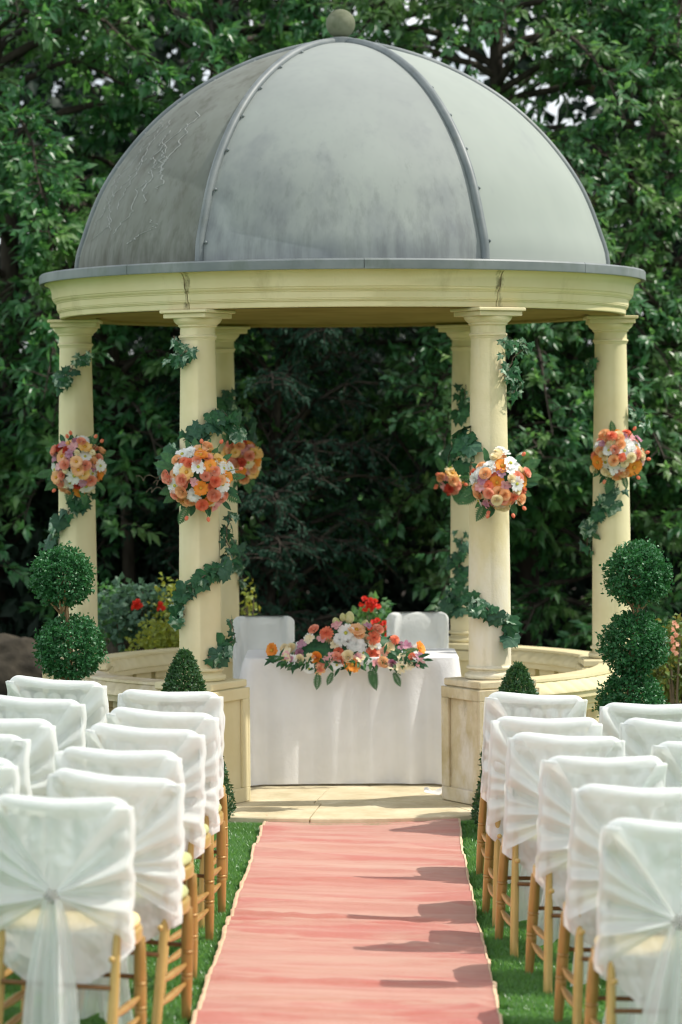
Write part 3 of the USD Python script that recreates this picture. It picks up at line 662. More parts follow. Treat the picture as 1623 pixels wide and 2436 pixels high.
def cover_shape(seed):
    """Hood over the chair back: closed loops from the seat up to the rounded top, and a pointed skirt at the back."""
    rs = np.random.default_rng(seed)
    ZT, RC = 0.914, 0.072
    nb, ne, nf = 61, 9, 31

    def w_of(z):
        w = np.interp(z, [0.2, 0.34, 0.44, 0.52, 0.60, 0.68, 0.78, 0.86, 0.95], [0.210, 0.222, 0.230, 0.228, 0.220, 0.228, 0.236, 0.230, 0.228])
        top = z > ZT - RC
        return np.where(top, w - RC + np.sqrt(np.maximum(RC ** 2 - (np.minimum(z, ZT) - (ZT - RC)) ** 2, 0)), w)

    def tk_of(z):
        r = 0.026
        base = np.interp(z, [0.3, 0.46, 0.56, 0.80, 0.855, 0.875, 0.886], [0.03, 0.034, 0.026, 0.016, 0.017, 0.025, r])
        return np.where(z > ZT - r, r * np.sqrt(np.maximum(1 - ((z - (ZT - r)) / r) ** 2, 0.0)), base)

    sd = rs.uniform(0, 50)

    def folds(x, z):
        """Wrinkles of the cloth: soft gathers that run towards the pinned middle, and slack at the edges."""
        dx, dz = x, z - 0.595
        rho = np.hypot(dx, dz); phi = np.arctan2(dz, dx)
        edge = sm(np.abs(x), 0.10, 0.23)
        f = 0.015 * edge * np.sin(9 * phi + 6 * meshkit.noise(np.stack([phi * 2 + sd, rho * 6, phi * 0], -1), 3)) * sm(0.88 - z, 0, 0.10)
        f += 0.017 * (meshkit.fbm(np.stack([x * 22 + sd, z * 13, x * 0 + sd], -1), 4, 2) - 0.5) * 2 * sm(0.90 - z, 0, 0.06)
        f += 0.010 * sm(0.46 - z, 0, 0.15) * np.sin(x * 34 + sd + 2 * np.sin(z * 9))
        return f

    def place(x, dy, z, back):
        yc = y_back(z) + 0.045 * (x / 0.23) ** 2
        sag = -0.020 * (1 - (x / 0.23) ** 2) * sm(z, 0.60, 0.86)
        tilt = 0.006 * math.sin(sd) * x / 0.23
        wob = folds(x, z)
        return np.stack([x + 0.4 * wob * np.sign(x) * sm(np.abs(x), 0.17, 0.23), yc + dy - np.where(back, wob + 0.010 * sm(0.46 - z, 0, 0.2), -wob * 0.5), z + sag + tilt], -1)

    zs = np.concatenate([np.linspace(0.462, 0.84, 44), np.linspace(0.848, ZT - 0.006, 16), ZT - np.array([0.0035, 0.0016, 0.0004])])
    rows = []
    for z in zs:
        w, tk = float(w_of(z)), max(float(tk_of(z)), 0.0004)
        tk = min(tk, w * 0.5)
        s = np.linspace(-1, 1, nb)
        parts = [(s * (w - tk), np.full(nb, -tk), True)]
        a = np.linspace(-PI / 2, PI / 2, ne + 2)[1:-1]
        parts.append((w - tk + tk * np.cos(a), tk * np.sin(a), False))
        s = np.linspace(1, -1, nf)
        parts.append((s * (w - tk), np.full(nf, tk), False))
        parts.append((-(w - tk) - tk * np.cos(a), -tk * np.sin(a), False))
        x = np.concatenate([p[0] for p in parts]); dy = np.concatenate([p[1] for p in parts])
        bk = np.concatenate([np.full(len(p[0]), p[2]) for p in parts])
        rows.append(place(x, dy, np.full(len(x), z), bk))
    nl = len(rows[0])
    v = np.vstack(rows)
    f = grid_faces(len(rows), nl, wrap=True)
    f = np.vstack([f[:, [0, 1, 2]], f[:, [0, 2, 3]]])
    # closing seam along the top
    top0 = (len(rows) - 1) * nl
    low = v[f].max(1)[:, 2] < 0.858
    jj = f % nl
    front = ((jj > nb + ne + 1) & (jj < nb + ne + nf - 2)).all(1)
    f = f[~(low & front)]
    v = np.vstack([v, rows[-1].mean(0)])
    k = np.arange(nl)
    f = np.vstack([f, np.stack([top0 + k, top0 + (k + 1) % nl, np.full(nl, len(v) - 1)], 1)])
    # skirt
    nk = 20
    tks = 0.034
    s = np.linspace(-1, 1, nb + 14)
    sk = []
    hem = 0.255 + 0.155 * np.abs(s) ** 1.35 + 0.012 * np.sin(s * 5 + sd)
    for q in np.linspace(0, 1, nk):
        z = 0.468 - q * (0.468 - hem)
        w = w_of(z) + 0.002
        x = s * w
        fw = np.where(np.abs(s) > 0.93, (np.abs(s) - 0.93) / 0.07 * 0.055, 0.0)
        p = place(x, np.full(len(x), -tks - 0.003), z, True)
        p[:, 1] += fw
        sk.append(p)
    hood = ((v, f), (np.vstack(sk), grid_faces(nk, nb + 14)))

    def wing(side, w_seed):
        r2 = np.random.default_rng(w_seed)
        ph = np.radians(np.linspace(-34, 57, 74)); nr = 30
        ph0, ph1, ph2 = r2.uniform(0, 6, 3)
        rows = []
        zb = 0.595
        for p in ph:
            lim = min(0.232 / max(math.cos(p), 0.05), 0.285 / max(math.sin(p), 1e-3) if p > 0 else 9)
            if p < 0:
                lim = min(lim, 0.16 / max(-math.sin(p), 1e-3))
            rho = np.concatenate([np.linspace(0.012, lim, nr), lim + np.array([0.006, 0.010, 0.012])])
            x = np.minimum(rho, lim) * math.cos(p); z = zb + np.minimum(rho, lim) * math.sin(p)
            u = rho / lim
            env = np.clip(np.sin(np.clip(u, 0, 1) * PI * 0.80), 0, 1) ** 0.8
            k = (p - ph[0]) / (ph[-1] - ph[0])
            fold = env * (0.019 * math.sin(k * 5.2 * PI + ph0) + 0.012 * np.sin(k * 11 * PI + ph1 + u * 1.5) + 0.005 * math.sin(k * 23 + ph2))
            lobe = 0.026 * env * math.exp(-((k - 0.16) / 0.15) ** 2)
            pinch = 0.018 * np.exp(-rho / 0.045)
            wrapf = np.where(u > 1, (u - 1) * lim / 0.012 * 0.05, 0.0)
            y = y_back(z) + 0.045 * (x / 0.23) ** 2 - np.interp(z, [0.4, 0.56, 0.8, 0.9], [0.036, 0.030, 0.022, 0.030]) - 0.012 - fold - lobe - pinch + wrapf
            droop = -0.010 * env * (1 - k)
            rows.append(np.stack([side * (x + wrapf * 0.05), y, z + droop], -1))
        return np.vstack(rows), grid_faces(len(ph), nr + 3)

    def tail(side, w_seed):
        r2 = np.random.default_rng(w_seed)
        n, m = 46, 34
        length, ph, lean = r2.uniform(0.50, 0.545), r2.uniform(0, 6), r2.uniform(0.03, 0.06)
        tt_, u = np.linspace(0, 1, n), np.linspace(-1, 1, m)
        T, U = np.meshgrid(tt_, u, indexing="ij")
        hw = 0.012 + 0.060 * T ** 0.55
        x = side * (0.010 + lean * T) + U * hw + 0.006 * np.sin(T * 5 + ph)
        z = 0.588 - T * length - 0.030 * U * side * T
        yb = np.interp(z, [0.0, 0.30, 0.46, 0.60], [-0.262, -0.262, -0.262, -0.262]) - 0.022 * np.exp(-T * 9) + 0.01 * T
        fold = (0.022 * np.sin(U * 5.0 + ph + T) + 0.008 * np.sin(U * 11 + ph * 2)) * np.minimum(1, 0.35 + T * 1.2)
        return np.stack([x, yb - 0.016 - fold - 0.006 * (side > 0), z], -1).reshape(-1, 3), grid_faces(n, m)
    return hood, wing(1, seed + 1), wing(-1, seed + 2), tail(1, seed + 3), tail(-1, seed + 4)


def make_cover(label, seed, loc, rotz, roll, group):
    t = thing("chair_cover", label, "chair cover", loc, rotz, group, roll)
    hood, w1, w2, t1, t2 = cover_shape(seed)
    put("hood", hood[0], "cover", t, smooth=True)
    put("skirt", hood[1], "skirt", t, smooth=True)
    put("sash_wing", w1, "organza", t, smooth=True)
    put("sash_wing", w2, "organza", t, smooth=True)
    put("sash_tail", t1, "organza", t, smooth=True)
    put("sash_tail", t2, "organza", t, smooth=True)
    beads = [xf(trimesh.creation.icosphere(1, 0.0055), None, (0, -0.006, 0))]
    for rr, n, br, dy in ((0.011, 7, 0.0042, -0.004), (0.019, 12, 0.0038, 0.0), (0.024, 6, 0.0030, 0.003)):
        for k in range(n):
            a = k * 2 * PI / n + rr * 40
            beads.append(xf(trimesh.creation.icosphere(1, br), None, (rr * math.cos(a), dy, rr * math.sin(a))))
    put("brooch", xf(cat(beads), None, (0, float(y_back(0.595)) - 0.088, 0.593)), "crystal", t, smooth=False)
    return t


# back plane distance from the camera and aisle-side edge of each chair, nearest the temple first
ordn = ["first", "second", "third", "fourth", "fifth", "sixth"]
L_ = [(13.04, -0.530), (12.15, -0.520), (11.48, -0.550), (10.68, -0.590), (9.93, -0.565), (9.29, -0.670)]
R_ = [(13.48, 0.640), (12.39, 0.610), (11.70, 0.645), (10.96, 0.728), (10.06, 0.765), (9.18, 0.800)]
S_ = [(13.46, -1.090), (12.54, -1.106), (11.66, -1.149), (11.10, -1.190), (10.27, -1.145)]
Q_ = [(13.18, 1.130), (12.42, 1.148), (11.62, 1.215)]
chair_src, cover_src = {}, {}
rs = np.random.default_rng(3)
spots = []
for rows, side, phrase in ((L_, -1, "left of the aisle"), (R_, 1, "right of the aisle"), (S_, -1, "in the outer left file"), (Q_, 1, "in the outer right file")):
    for i, (d, xe) in enumerate(rows):
        spots.append((d, xe, side, i, phrase, len(rows)))
for (d, xe, side, i, phrase, nrow) in spots:
    yaw = math.radians(-10 if side < 0 else 4) + rs.normal(0, math.radians(1.5))
    x = xe + side * 0.236
    yb = d - 17.43
    cx = x - math.sin(-yaw) * -0.25 * -1 if False else x + 0.25 * math.sin(-yaw)
    cy = yb + 0.25 * math.cos(yaw)
    cx -= 0.034                                   # the chairs lean with the fall of the lawn
    loc = (cx, cy, float(ground_z(np.array(x), np.array(cy))))
    roll = math.atan(0.04) + rs.normal(0, 0.006)
    where = f"{phrase}, " + ("nearest the temple" if i == 0 else "nearest the camera" if i == nrow - 1 else f"{ordn[i]} from the temple")
    cu = "cushion_cream" if i == nrow - 1 and nrow == 6 else "cushion_green"
    lab = ("gold chair with cream cushion " if cu == "cushion_cream" else "gold chair with sage cushion ") + where
    if cu not in chair_src:
        chair_src[cu] = make_chair(lab, cu, loc, yaw, roll, "gold chairs in rows on the lawn")
    else:
        copy_of(chair_src[cu], "ceremony_chair", lab, "chair", loc, yaw, "gold chairs in rows on the lawn", roll)
    cl = "white chair cover with pinned sash " + where
    sd = [101, 202, 303, 404, 505, 606][(i + (side > 0) * 2 + (abs(xe) > 1) * 1) % 6]
    if sd not in cover_src:
        cover_src[sd] = make_cover(cl, sd, loc, yaw, roll, "white chair covers on the gold chairs")
    else:
        copy_of(cover_src[sd], "chair_cover", cl, "chair cover", loc, yaw, "white chair covers on the gold chairs", roll)

# ---------------------------------------------------------------- signing table, cloth, two chairs behind
TX, TY0, TY1, TZ = 0.035, -0.60, 0.06, 0.775
tab = thing("signing_table", "rectangular table hidden under a long white cloth inside the temple", "table", (TX, (TY0 + TY1) / 2, FLOOR))
put("table_top", bbox(1.16, 0.62, 0.024, 0.004, (0, 0, 0.690)), "dark_wood", tab, smooth=30)
for sx in (-1, 1):
    for sy in (-1, 1):
        put("leg", bbox(0.035, 0.035, 0.69, 0.003, (sx * 0.53, sy * 0.26, 0.0)), "dark_wood", tab, smooth=30)


def tablecloth():
    """Rounded rectangle loops: flat top, soft rim, then folds that deepen towards the hem."""
    hw, hd = 0.605, 0.33
    n = 420
    a = np.linspace(0, 2 * PI, n, endpoint=False)
    # outline by arclength with corner radius
    rc = 0.045
    per = []
    for (cx, cy, s0) in ((hw - rc, hd - rc, 0), (-hw + rc, hd - rc, 1), (-hw + rc, -hd + rc, 2), (hw - rc, -hd + rc, 3)):
        for q in np.linspace(0, PI / 2, 9):
            per.append((cx + rc * math.cos(q + s0 * PI / 2), cy + rc * math.sin(q + s0 * PI / 2)))
    per = np.array(per + per[:1])
    L = np.concatenate([[0], np.cumsum(np.hypot(*np.diff(per, axis=0).T))])
    u = np.linspace(0, L[-1], n, endpoint=False)
    ox, oy = np.interp(u, L, per[:, 0]), np.interp(u, L, per[:, 1])
    nx = np.gradient(oy); ny = -np.gradient(ox); q = np.hypot(nx, ny); nx, ny = nx / q, ny / q
    corner = np.exp(-(np.minimum.reduce([np.hypot(ox - sx * hw, oy - sy * hd) for sx in (-1, 1) for sy in (-1, 1)]) / 0.13) ** 2)
    fine = meshkit.fbm(np.stack([ox * 5, oy * 5, ox * 0], -1), 3, 4) - 0.5
    wave = 0.5 + 0.5 * np.sin(u / L[-1] * 2 * PI * 15 + 2.5 * np.sin(u * 2.1))
    rows, H = [], TZ - FLOOR - 0.006
    for s in (0.0, 0.35, 0.7, 0.9, 0.985):
        rows.append(np.stack([ox * s, oy * s, np.full(n, TZ + 0.0)], 1))
    for t in np.linspace(0, PI / 2, 6)[1:]:
        o = 0.010 * math.sin(t)
        rows.append(np.stack([ox + nx * (o - 0.002), oy + ny * (o - 0.002), np.full(n, TZ - 0.010 + 0.010 * math.cos(t))], 1))
    for t in np.linspace(0, 1, 34)[1:]:
        out = 0.008 + t ** 0.8 * (0.022 + 0.085 * wave * (0.25 + np.clip(fine + 0.1, 0, 1)) + 0.10 * corner * wave + 0.03 * fine)
        lift = 0.0 if t < 0.9 else 0.004 * wave
        rows.append(np.stack([ox + nx * out, oy + ny * out, np.full(n, TZ - 0.010 - t * (H - 0.012) + lift)], 1))
    v = np.vstack(rows)
    f = grid_faces(len(rows), n, wrap=True)
    return v + [TX, (TY0 + TY1) / 2, 0], f


put("tablecloth", tablecloth(), "linen", smooth=True, label="long white cloth draped to the floor over the signing table", category="tablecloth")
rib_ = []
for k in range(30):
    a = k / 29 * 2 * PI
    rib_.append((0.055 * math.cos(a) * (1 + 0.2 * math.sin(3 * a)), 0.028 * math.sin(a), 0.010 + 0.012 * math.sin(a * 2 + 1)))
ribbon_pts = np.array(rib_) + at(1000, 1805, 16.35) * [1, 1, 0] + [0, 0, FLOOR + 0.004]
e = np.array([0, 0, 0.016])
rv = np.vstack([np.vstack([p, p + e + [0.0, 0.012, 0]]) for p in ribbon_pts])
rf = np.array([[2 * i, 2 * i + 1, 2 * i + 3, 2 * i + 2] for i in range(29)])
put("fallen_ribbon", (rv, rf), "linen", smooth=True, label="loop of white ribbon lying on the paving by the right pedestal", category="ribbon")


def fitted_cover(label, xc, yc, zt):
    """A chair wholly dressed in a close white cover, seen from the front of its back."""
    t = thing("dressed_chair", label, "chair", (xc, yc, FLOOR), 0.0)
    hw, th = 0.192, 0.022
    zs = np.concatenate([np.linspace(0.0, 0.40, 12), np.linspace(0.42, zt - 0.06, 14), zt - 0.05 + 0.05 * np.sin(np.linspace(0, PI / 2, 9))])
    rows = []
    for z in zs:
        w = hw + 0.010 * (0.45 - min(z, 0.45))
        if z > zt - 0.05:
            w = hw - 0.05 + math.sqrt(max(0.05 ** 2 - (z - (zt - 0.05)) ** 2, 0)) + 1e-3
        k = th * math.sqrt(max(1 - max(0, (z - (zt - th)) / th) ** 2, 0.001))
        a = np.linspace(0, 2 * PI, 72, endpoint=False)
        x = w * np.sign(np.cos(a)) * np.abs(np.cos(a)) ** 0.3; y = k * np.sign(np.sin(a)) * np.abs(np.sin(a)) ** 0.6
        wr = 0.045 * (meshkit.fbm(np.stack([x * 17 + xc * 9, np.full(72, z * 5), y * 0], -1), 3, 7) - 0.5) * 2
        rows.append(np.stack([x, y + 0.20 + 0.06 * (z - 0.45) + wr - 0.03 * (x / hw) ** 2, np.full(72, z)], 1))
    v = np.vstack(rows); f = grid_faces(len(rows), 72, wrap=True)
    v = np.vstack([v, rows[-1].mean(0)])
    L = (len(rows) - 1) * 72; k = np.arange(72)
    f = np.vstack([f[:, [0, 1, 2]], f[:, [0, 2, 3]], np.stack([L + k, L + (k + 1) % 72, np.full(72, len(v) - 1)], 1)])
    put("back_cover", (v, f), "linen_cover", t, smooth=True)
    put("seat_cover", bbox(0.40, 0.36, 0.46, 0.02, (0, -0.005, 0.0)), "linen_cover", t, smooth=40)


fitted_cover("chair in a close white cover behind the left end of the table", at(606, 1440, 18.35)[0], 0.72, 0.868)
fitted_cover("chair in a close white cover behind the right end of the table", at(960, 1440, 18.35)[0], 0.72, 0.885)


# ---------------------------------------------------------------- flowers
def petals(n, r0, r1, w, rise, droop, tip=0.5, jitter=0.0, rs=None, a0=0.0):
    """A ring of n petals, each a folded strip from r0 to r1; the flower faces +z."""
    out_v, out_f, k0 = [], [], 0
    for k in range(n):
        a = a0 + k * 2 * PI / n + (rs.normal(0, jitter) if rs is not None else 0)
        L = r1 * (1 + (rs.normal(0, 0.05) if rs is not None else 0))
        rr = np.array([r0, r0 + (L - r0) * 0.45, r0 + (L - r0) * 0.82, L])
        ww = np.array([0.45, 1.0, 0.92, tip]) * w / 2
        zz = rise * np.array([0, 0.6, 0.9, 1.0]) - droop * np.array([0, 0.1, 0.5, 1.0])
        c, s = math.cos(a), math.sin(a)
        P = []
        for q in range(4):
            for y, dz in ((-ww[q], 0.12 * w), (0, 0), (ww[q], 0.12 * w)):
                P.append((rr[q] * c - y * s, rr[q] * s + y * c, zz[q] + dz))
        out_v.append(np.array(P)); out_f.append(grid_faces(4, 3) + k0); k0 += 12
    f = np.vstack(out_f)
    return np.vstack(out_v), np.vstack([f[:, [0, 1, 2]], f[:, [0, 2, 3]]])


def gerbera(r, rs):
    return cat([petals(15, r * 0.2, r, r * 0.42, 0.10 * r, 0.02 * r, 0.6, 0.05, rs), petals(13, r * 0.18, r * 0.80, r * 0.38, 0.26 * r, 0.02 * r, 0.6, 0.05, rs, 0.2)])


def mum(r, rs):
    return cat([petals(14, r * 0.1, r, r * 0.36, 0.02 * r, 0.20 * r, 0.6, 0.08, rs), petals(13, r * 0.1, r * 0.86, r * 0.34, 0.25 * r, 0.1 * r, 0.6, 0.08, rs, 0.2),
                petals(11, r * 0.08, r * 0.66, r * 0.32, 0.42 * r, 0.05 * r, 0.6, 0.1, rs, 0.4), petals(8, r * 0.05, r * 0.42, r * 0.28, 0.52 * r, 0.0, 0.6, 0.1, rs, 0.1), petals(5, 0, r * 0.2, r * 0.2, 0.55 * r, 0.0, 0.6, 0.1, rs)])


def daisy(r, rs):
    return cat([petals(13, r * 0.18, r, r * 0.40, 0.12 * r, 0.04 * r, 0.55, 0.06, rs)])


def rose(r, rs):
    out = []
    for (rad, h0, h1, n, a0) in ((1.0, 0.0, 0.34, 5, 0.0), (0.80, 0.05, 0.58, 5, 0.5), (0.60, 0.10, 0.72, 4, 1.1), (0.42, 0.15, 0.78, 3, 0.3), (0.22, 0.2, 0.76, 2, 0.9)):
        for k in range(n):
            a = a0 + k * 2 * PI / n + rs.normal(0, 0.08)
            half = PI / n * 1.35
            t, u = np.meshgrid(np.linspace(0, 1, 4), np.linspace(-1, 1, 5), indexing="ij")
            rr = r * rad * (0.35 + 0.65 * np.sin(t * PI / 2) ** 0.8) * (1 - 0.06 * np.abs(u)) * (1 + 0.03 * k)
            rr = rr + r * 0.10 * (t > 0.9) * (rad > 0.5)
            an = a + half * u * (0.6 + 0.4 * t)
            z = r * (h0 + (h1 - h0) * t) - r * 0.10 * np.abs(u) ** 2 * t
            out.append((np.stack([rr * np.cos(an), rr * np.sin(an), z], -1).reshape(-1, 3), grid_faces(4, 5)))
    return cat(out)


def star(r, rs):
    return cat([petals(3, r * 0.05, r, r * 0.75, 0.30 * r, 0.10 * r, 0.35, 0.05, rs), petals(3, r * 0.05, r * 0.9, r * 0.55, 0.42 * r, 0.05 * r, 0.35, 0.05, rs, 1.05)])


def bud(r, rs):
    return lathe([(0.001, 0), (r * 0.55, 0.15 * r), (r * 0.8, 0.8 * r), (r * 0.65, 1.5 * r), (r * 0.3, 1.9 * r), (0.001, 2.0 * r)], 8)


def eye(r, h):
    return lathe([(r, 0.0), (r * 0.9, h * 0.7), (r * 0.5, h), (0.0005, h)], 10)


def frond(L, rs):
    """Fern: a thin stalk with paired leaflets that shorten to the tip; lies along +x."""
    parts = []
    n = 11
    for k in range(n):
        t = (k + 0.6) / n
        ll = 0.30 * L * math.sin(PI * (0.18 + 0.80 * t)) ** 1.1
        for s in (-1, 1):
            d = np.array([0.45, s * 0.9, -0.12]); d /= np.linalg.norm(d)
            b = np.array([t * L, 0, -0.10 * L * t * t])
            wv = np.array([0.9, -s * 0.45, 0]) * 0.050 * L
            parts.append((np.array([b - wv * 0.6, b + wv * 0.6, b + d * ll * 0.6 + wv, b + d * ll, b + d * ll * 0.55 - wv * 0.7]), np.array([[0, 1, 2], [0, 2, 4], [4, 2, 3]])))
    u = np.linspace(0, 1, 6)
    parts.append(tube(np.stack([u * L, 0 * u, -0.10 * L * u * u], 1), 0.012 * L * (1.1 - u), 4))
    return cat(parts)


def blade_leaf(L, w):
    t = np.linspace(0, 1, 6)
    half = w / 2 * np.sin(PI * np.clip(t, 0.03, 0.985)) ** 0.8
    z = -0.18 * L * t ** 2
    v = np.stack([np.stack([t * L, -half, z + half * 0.25], 1), np.stack([t * L, 0 * t, z], 1), np.stack([t * L, half, z + half * 0.25], 1)], 1).reshape(-1, 3)
    return v, grid_faces(6, 3)


def ivy_leaf(s, rs, big=False):
    """Five-lobed ivy leaf, stalk end at the origin, tip along -y, face towards +z."""
    pts = np.array([(0, 0.02), (0.16, 0.14), (0.34, 0.10), (0.52, 0.16), (0.38, -0.08), (0.56, -0.30), (0.28, -0.34), (0.16, -0.56), (0, -0.95),
                    (-0.16, -0.56), (-0.28, -0.34), (-0.56, -0.30), (-0.38, -0.08), (-0.52, 0.16), (-0.34, 0.10), (-0.16, 0.14)])
    if big:
        pts = np.array([(0, 0.03), (0.25, 0.22), (0.5, 0.20), (0.62, -0.02), (0.52, -0.12), (0.66, -0.36), (0.44, -0.44), (0.36, -0.66), (0.2, -0.68), (0, -0.95),
                        (-0.2, -0.68), (-0.36, -0.66), (-0.44, -0.44), (-0.66, -0.36), (-0.52, -0.12), (-0.62, -0.02), (-0.5, 0.20), (-0.25, 0.22)])
    pts = pts * (1 + rs.normal(0, 0.05, pts.shape))
    z = -0.22 * (np.abs(pts[:, 0]) ** 1.5) - 0.16 * pts[:, 1] ** 2 + rs.normal(0, 0.03, len(pts))
    ctr = np.array([[0, -0.25, 0.05]])
    v = np.vstack([np.column_stack([pts, z]), ctr]) * s
    n = len(pts); k = np.arange(n)
    return v, np.stack([np.full(n, n), (k + 1) % n, k], 1)


FLOWERS = {"gerbera": gerbera, "chrysanthemum": mum, "daisy": daisy, "rose": rose, "lisianthus": star, "bud": bud}


def add_flower(parent, kind, mat, pos, nrm, r, rs):
    Rm = frame(nrm) @ rz(rs.uniform(0, 6.28))
    p = put(kind, xf(FLOWERS[kind](r, rs), Rm, pos), mat, parent, smooth=60)
    if kind == "gerbera":
        put("flower_centre", xf(eye(r * 0.24, r * 0.20), Rm, np.asarray(pos) + Rm[:, 2] * r * 0.06), "eye_gold" if mat != "p_white" else "eye_green", p, smooth=60)
    if kind == "daisy":
        put("flower_centre", xf(eye(r * 0.22, r * 0.16), Rm, np.asarray(pos) + Rm[:, 2] * r * 0.05), "eye_green", p, smooth=60)


def bouquet(label, px, col, rpx, d, seed, palette, stray=True):
    """A ball of mixed flowers tied to the front of a column."""
    rs = np.random.default_rng(seed)
    rad = rpx * 1.0351 * d / FPX
    c = at(px[0], px[1], d)
    t = thing("flower_bouquet", label, "bouquet", group="flower bouquets tied to the columns")
    core = trimesh.creation.icosphere(3, 1.0)
    cv = core.vertices * (rad * 0.74) * (1 + 0.15 * (meshkit.noise(core.vertices * 4, seed) - 0.5))[:, None]
    put("moss_core", (cv * [1, 0.75, 1] + c, core.faces), "ivy", t, smooth=True)
    placed = []
    order = [palette[q] for q in np.concatenate([rs.permutation(len(palette)) for _ in range(8)])]
    gold = PI * (3 - 5 ** 0.5)
    tries = 0
    while len(placed) < 62 and tries < 2500:
        tries += 1
        v = rs.normal(0, 1, 3) * [1, 1.25, 1]; v[1] = -abs(v[1]) if rs.random() < 0.8 else v[1]; v /= np.linalg.norm(v)
        if v[1] > 0.35:
            continue
        kind, mat, k = order[len(placed) % len(order)]
        r = k * rs.uniform(0.82, 1.06)
        ext = rad * (0.86 + 0.26 * float(meshkit.noise(v * 1.7 + seed, 5)) - 0.06 + rs.normal(0, 0.07))
        p = v * [ext, ext * 0.8, ext]
        if any(np.linalg.norm(p - q) < 0.56 * (r + rq) for q, rq in placed):
            continue
        placed.append((p, r))
        nrm = v + np.array([0, -0.45, 0.12]) + rs.normal(0, 0.15, 3)
        add_flower(t, kind, mat, c + p - nrm / np.linalg.norm(nrm) * r * 0.25, nrm, r, rs)
    for k in range(24):                            # leaves and fern that stick out round the edge
        a = rs.uniform(0, 2 * PI)
        dvec = np.array([math.cos(a), -0.25 + rs.normal(0, 0.2), math.sin(a)])
        Rm = frame(np.array([-math.sin(a) * 0.2, -1, 0.2]), dvec)
        st = c + np.array([math.cos(a), 0.0, math.sin(a)]) * rad * rs.uniform(0.66, 0.92)
        if k % 3 == 0:
            put("fern_frond", xf(frond(rs.uniform(0.09, 0.13), rs), Rm, st), "fern", t, smooth=False)
        else:
            put("leaf", xf(blade_leaf(rs.uniform(0.06, 0.085), rs.uniform(0.024, 0.036)), Rm, st), "ivy" if k % 2 else "fern", t, smooth=True)
    if stray:
        for k in range(5):
            a = rs.uniform(-0.3, 2 * PI - 0.3)
            dvec = np.array([math.cos(a), -0.25, math.sin(a)]); dvec /= np.linalg.norm(dvec)
            p0, p1 = c + dvec * rad * 0.8, c + dvec * rad * rs.uniform(1.10, 1.30)
            b = put("bud", xf(bud(0.0135, rs), frame(dvec), p1), "p_coral", t, smooth=60)
            put("bud_stem", tube([p0, (p0 + p1) / 2 + [0, -0.006, 0.004], p1], 0.0022, 5), "fern", b, smooth=60)
    return t


warm = [("daisy", "p_white", 0.048), ("gerbera", "p_yellow", 0.046), ("gerbera", "p_orange", 0.050), ("gerbera", "p_peach", 0.046), ("rose", "p_salmon", 0.032), ("rose", "p_salmon", 0.030), ("rose", "p_peach", 0.031), ("daisy", "p_white", 0.046),
        ("chrysanthemum", "p_red", 0.038), ("lisianthus", "p_lilac", 0.034), ("lisianthus", "p_pink", 0.034), ("lisianthus", "p_lilac", 0.030), ("chrysanthemum", "p_cream", 0.022)]
coral = [("gerbera", "p_peach", 0.046), ("rose", "p_peach", 0.032), ("daisy", "p_white", 0.046), ("gerbera", "p_yellow", 0.052), ("rose", "p_salmon", 0.033), ("rose", "p_coral", 0.030), ("rose", "p_salmon", 0.034), ("chrysanthemum", "p_white", 0.046), ("daisy", "p_white", 0.044),
         ("rose", "p_salmon", 0.028), ("chrysanthemum", "p_coral", 0.030), ("rose", "p_peach", 0.030), ("gerbera", "p_orange", 0.040), ("lisianthus", "p_pink", 0.030)]
pinkish = [("gerbera", "p_orange", 0.050), ("rose", "p_peach", 0.032), ("chrysanthemum", "p_coral", 0.036), ("rose", "p_cream", 0.03), ("daisy", "p_white", 0.044), ("chrysanthemum", "p_white", 0.046), ("lisianthus", "p_pink", 0.034), ("rose", "p_salmon", 0.032),
           ("lisianthus", "p_white", 0.034), ("rose", "p_peach", 0.030), ("lisianthus", "p_lilac", 0.030), ("rose", "p_cream", 0.028)]
orange = [("gerbera", "p_orange", 0.046), ("rose", "p_peach", 0.034), ("daisy", "p_cream", 0.040), ("gerbera", "p_yellow", 0.044), ("rose", "p_salmon", 0.032), ("chrysanthemum", "p_red", 0.038), ("lisianthus", "p_pink", 0.03)]
bouquet("orange, peach and white bouquet on the left side column above the box tree", (180, 1070), "left side", 62, 17.22, 21, warm)
bouquet("large coral, white and yellow bouquet on the front left column", (461, 1100), "front left", 74, 15.86, 22, coral)
bouquet("orange and cream bouquet half hidden behind the front left column", (556, 1058), "back left", 46, 18.55, 23, orange, False)
bouquet("pink, white and orange bouquet on the front right column", (1147, 1108), "front right", 64, 15.86, 24, pinkish)
bouquet("small orange bouquet half hidden behind the front right column", (1036, 1106), "back right", 26, 18.55, 25, orange)
bouquet("round salmon pink bouquet on the right side column", (1421, 1045), "right side", 55, 17.22, 26, pinkish)


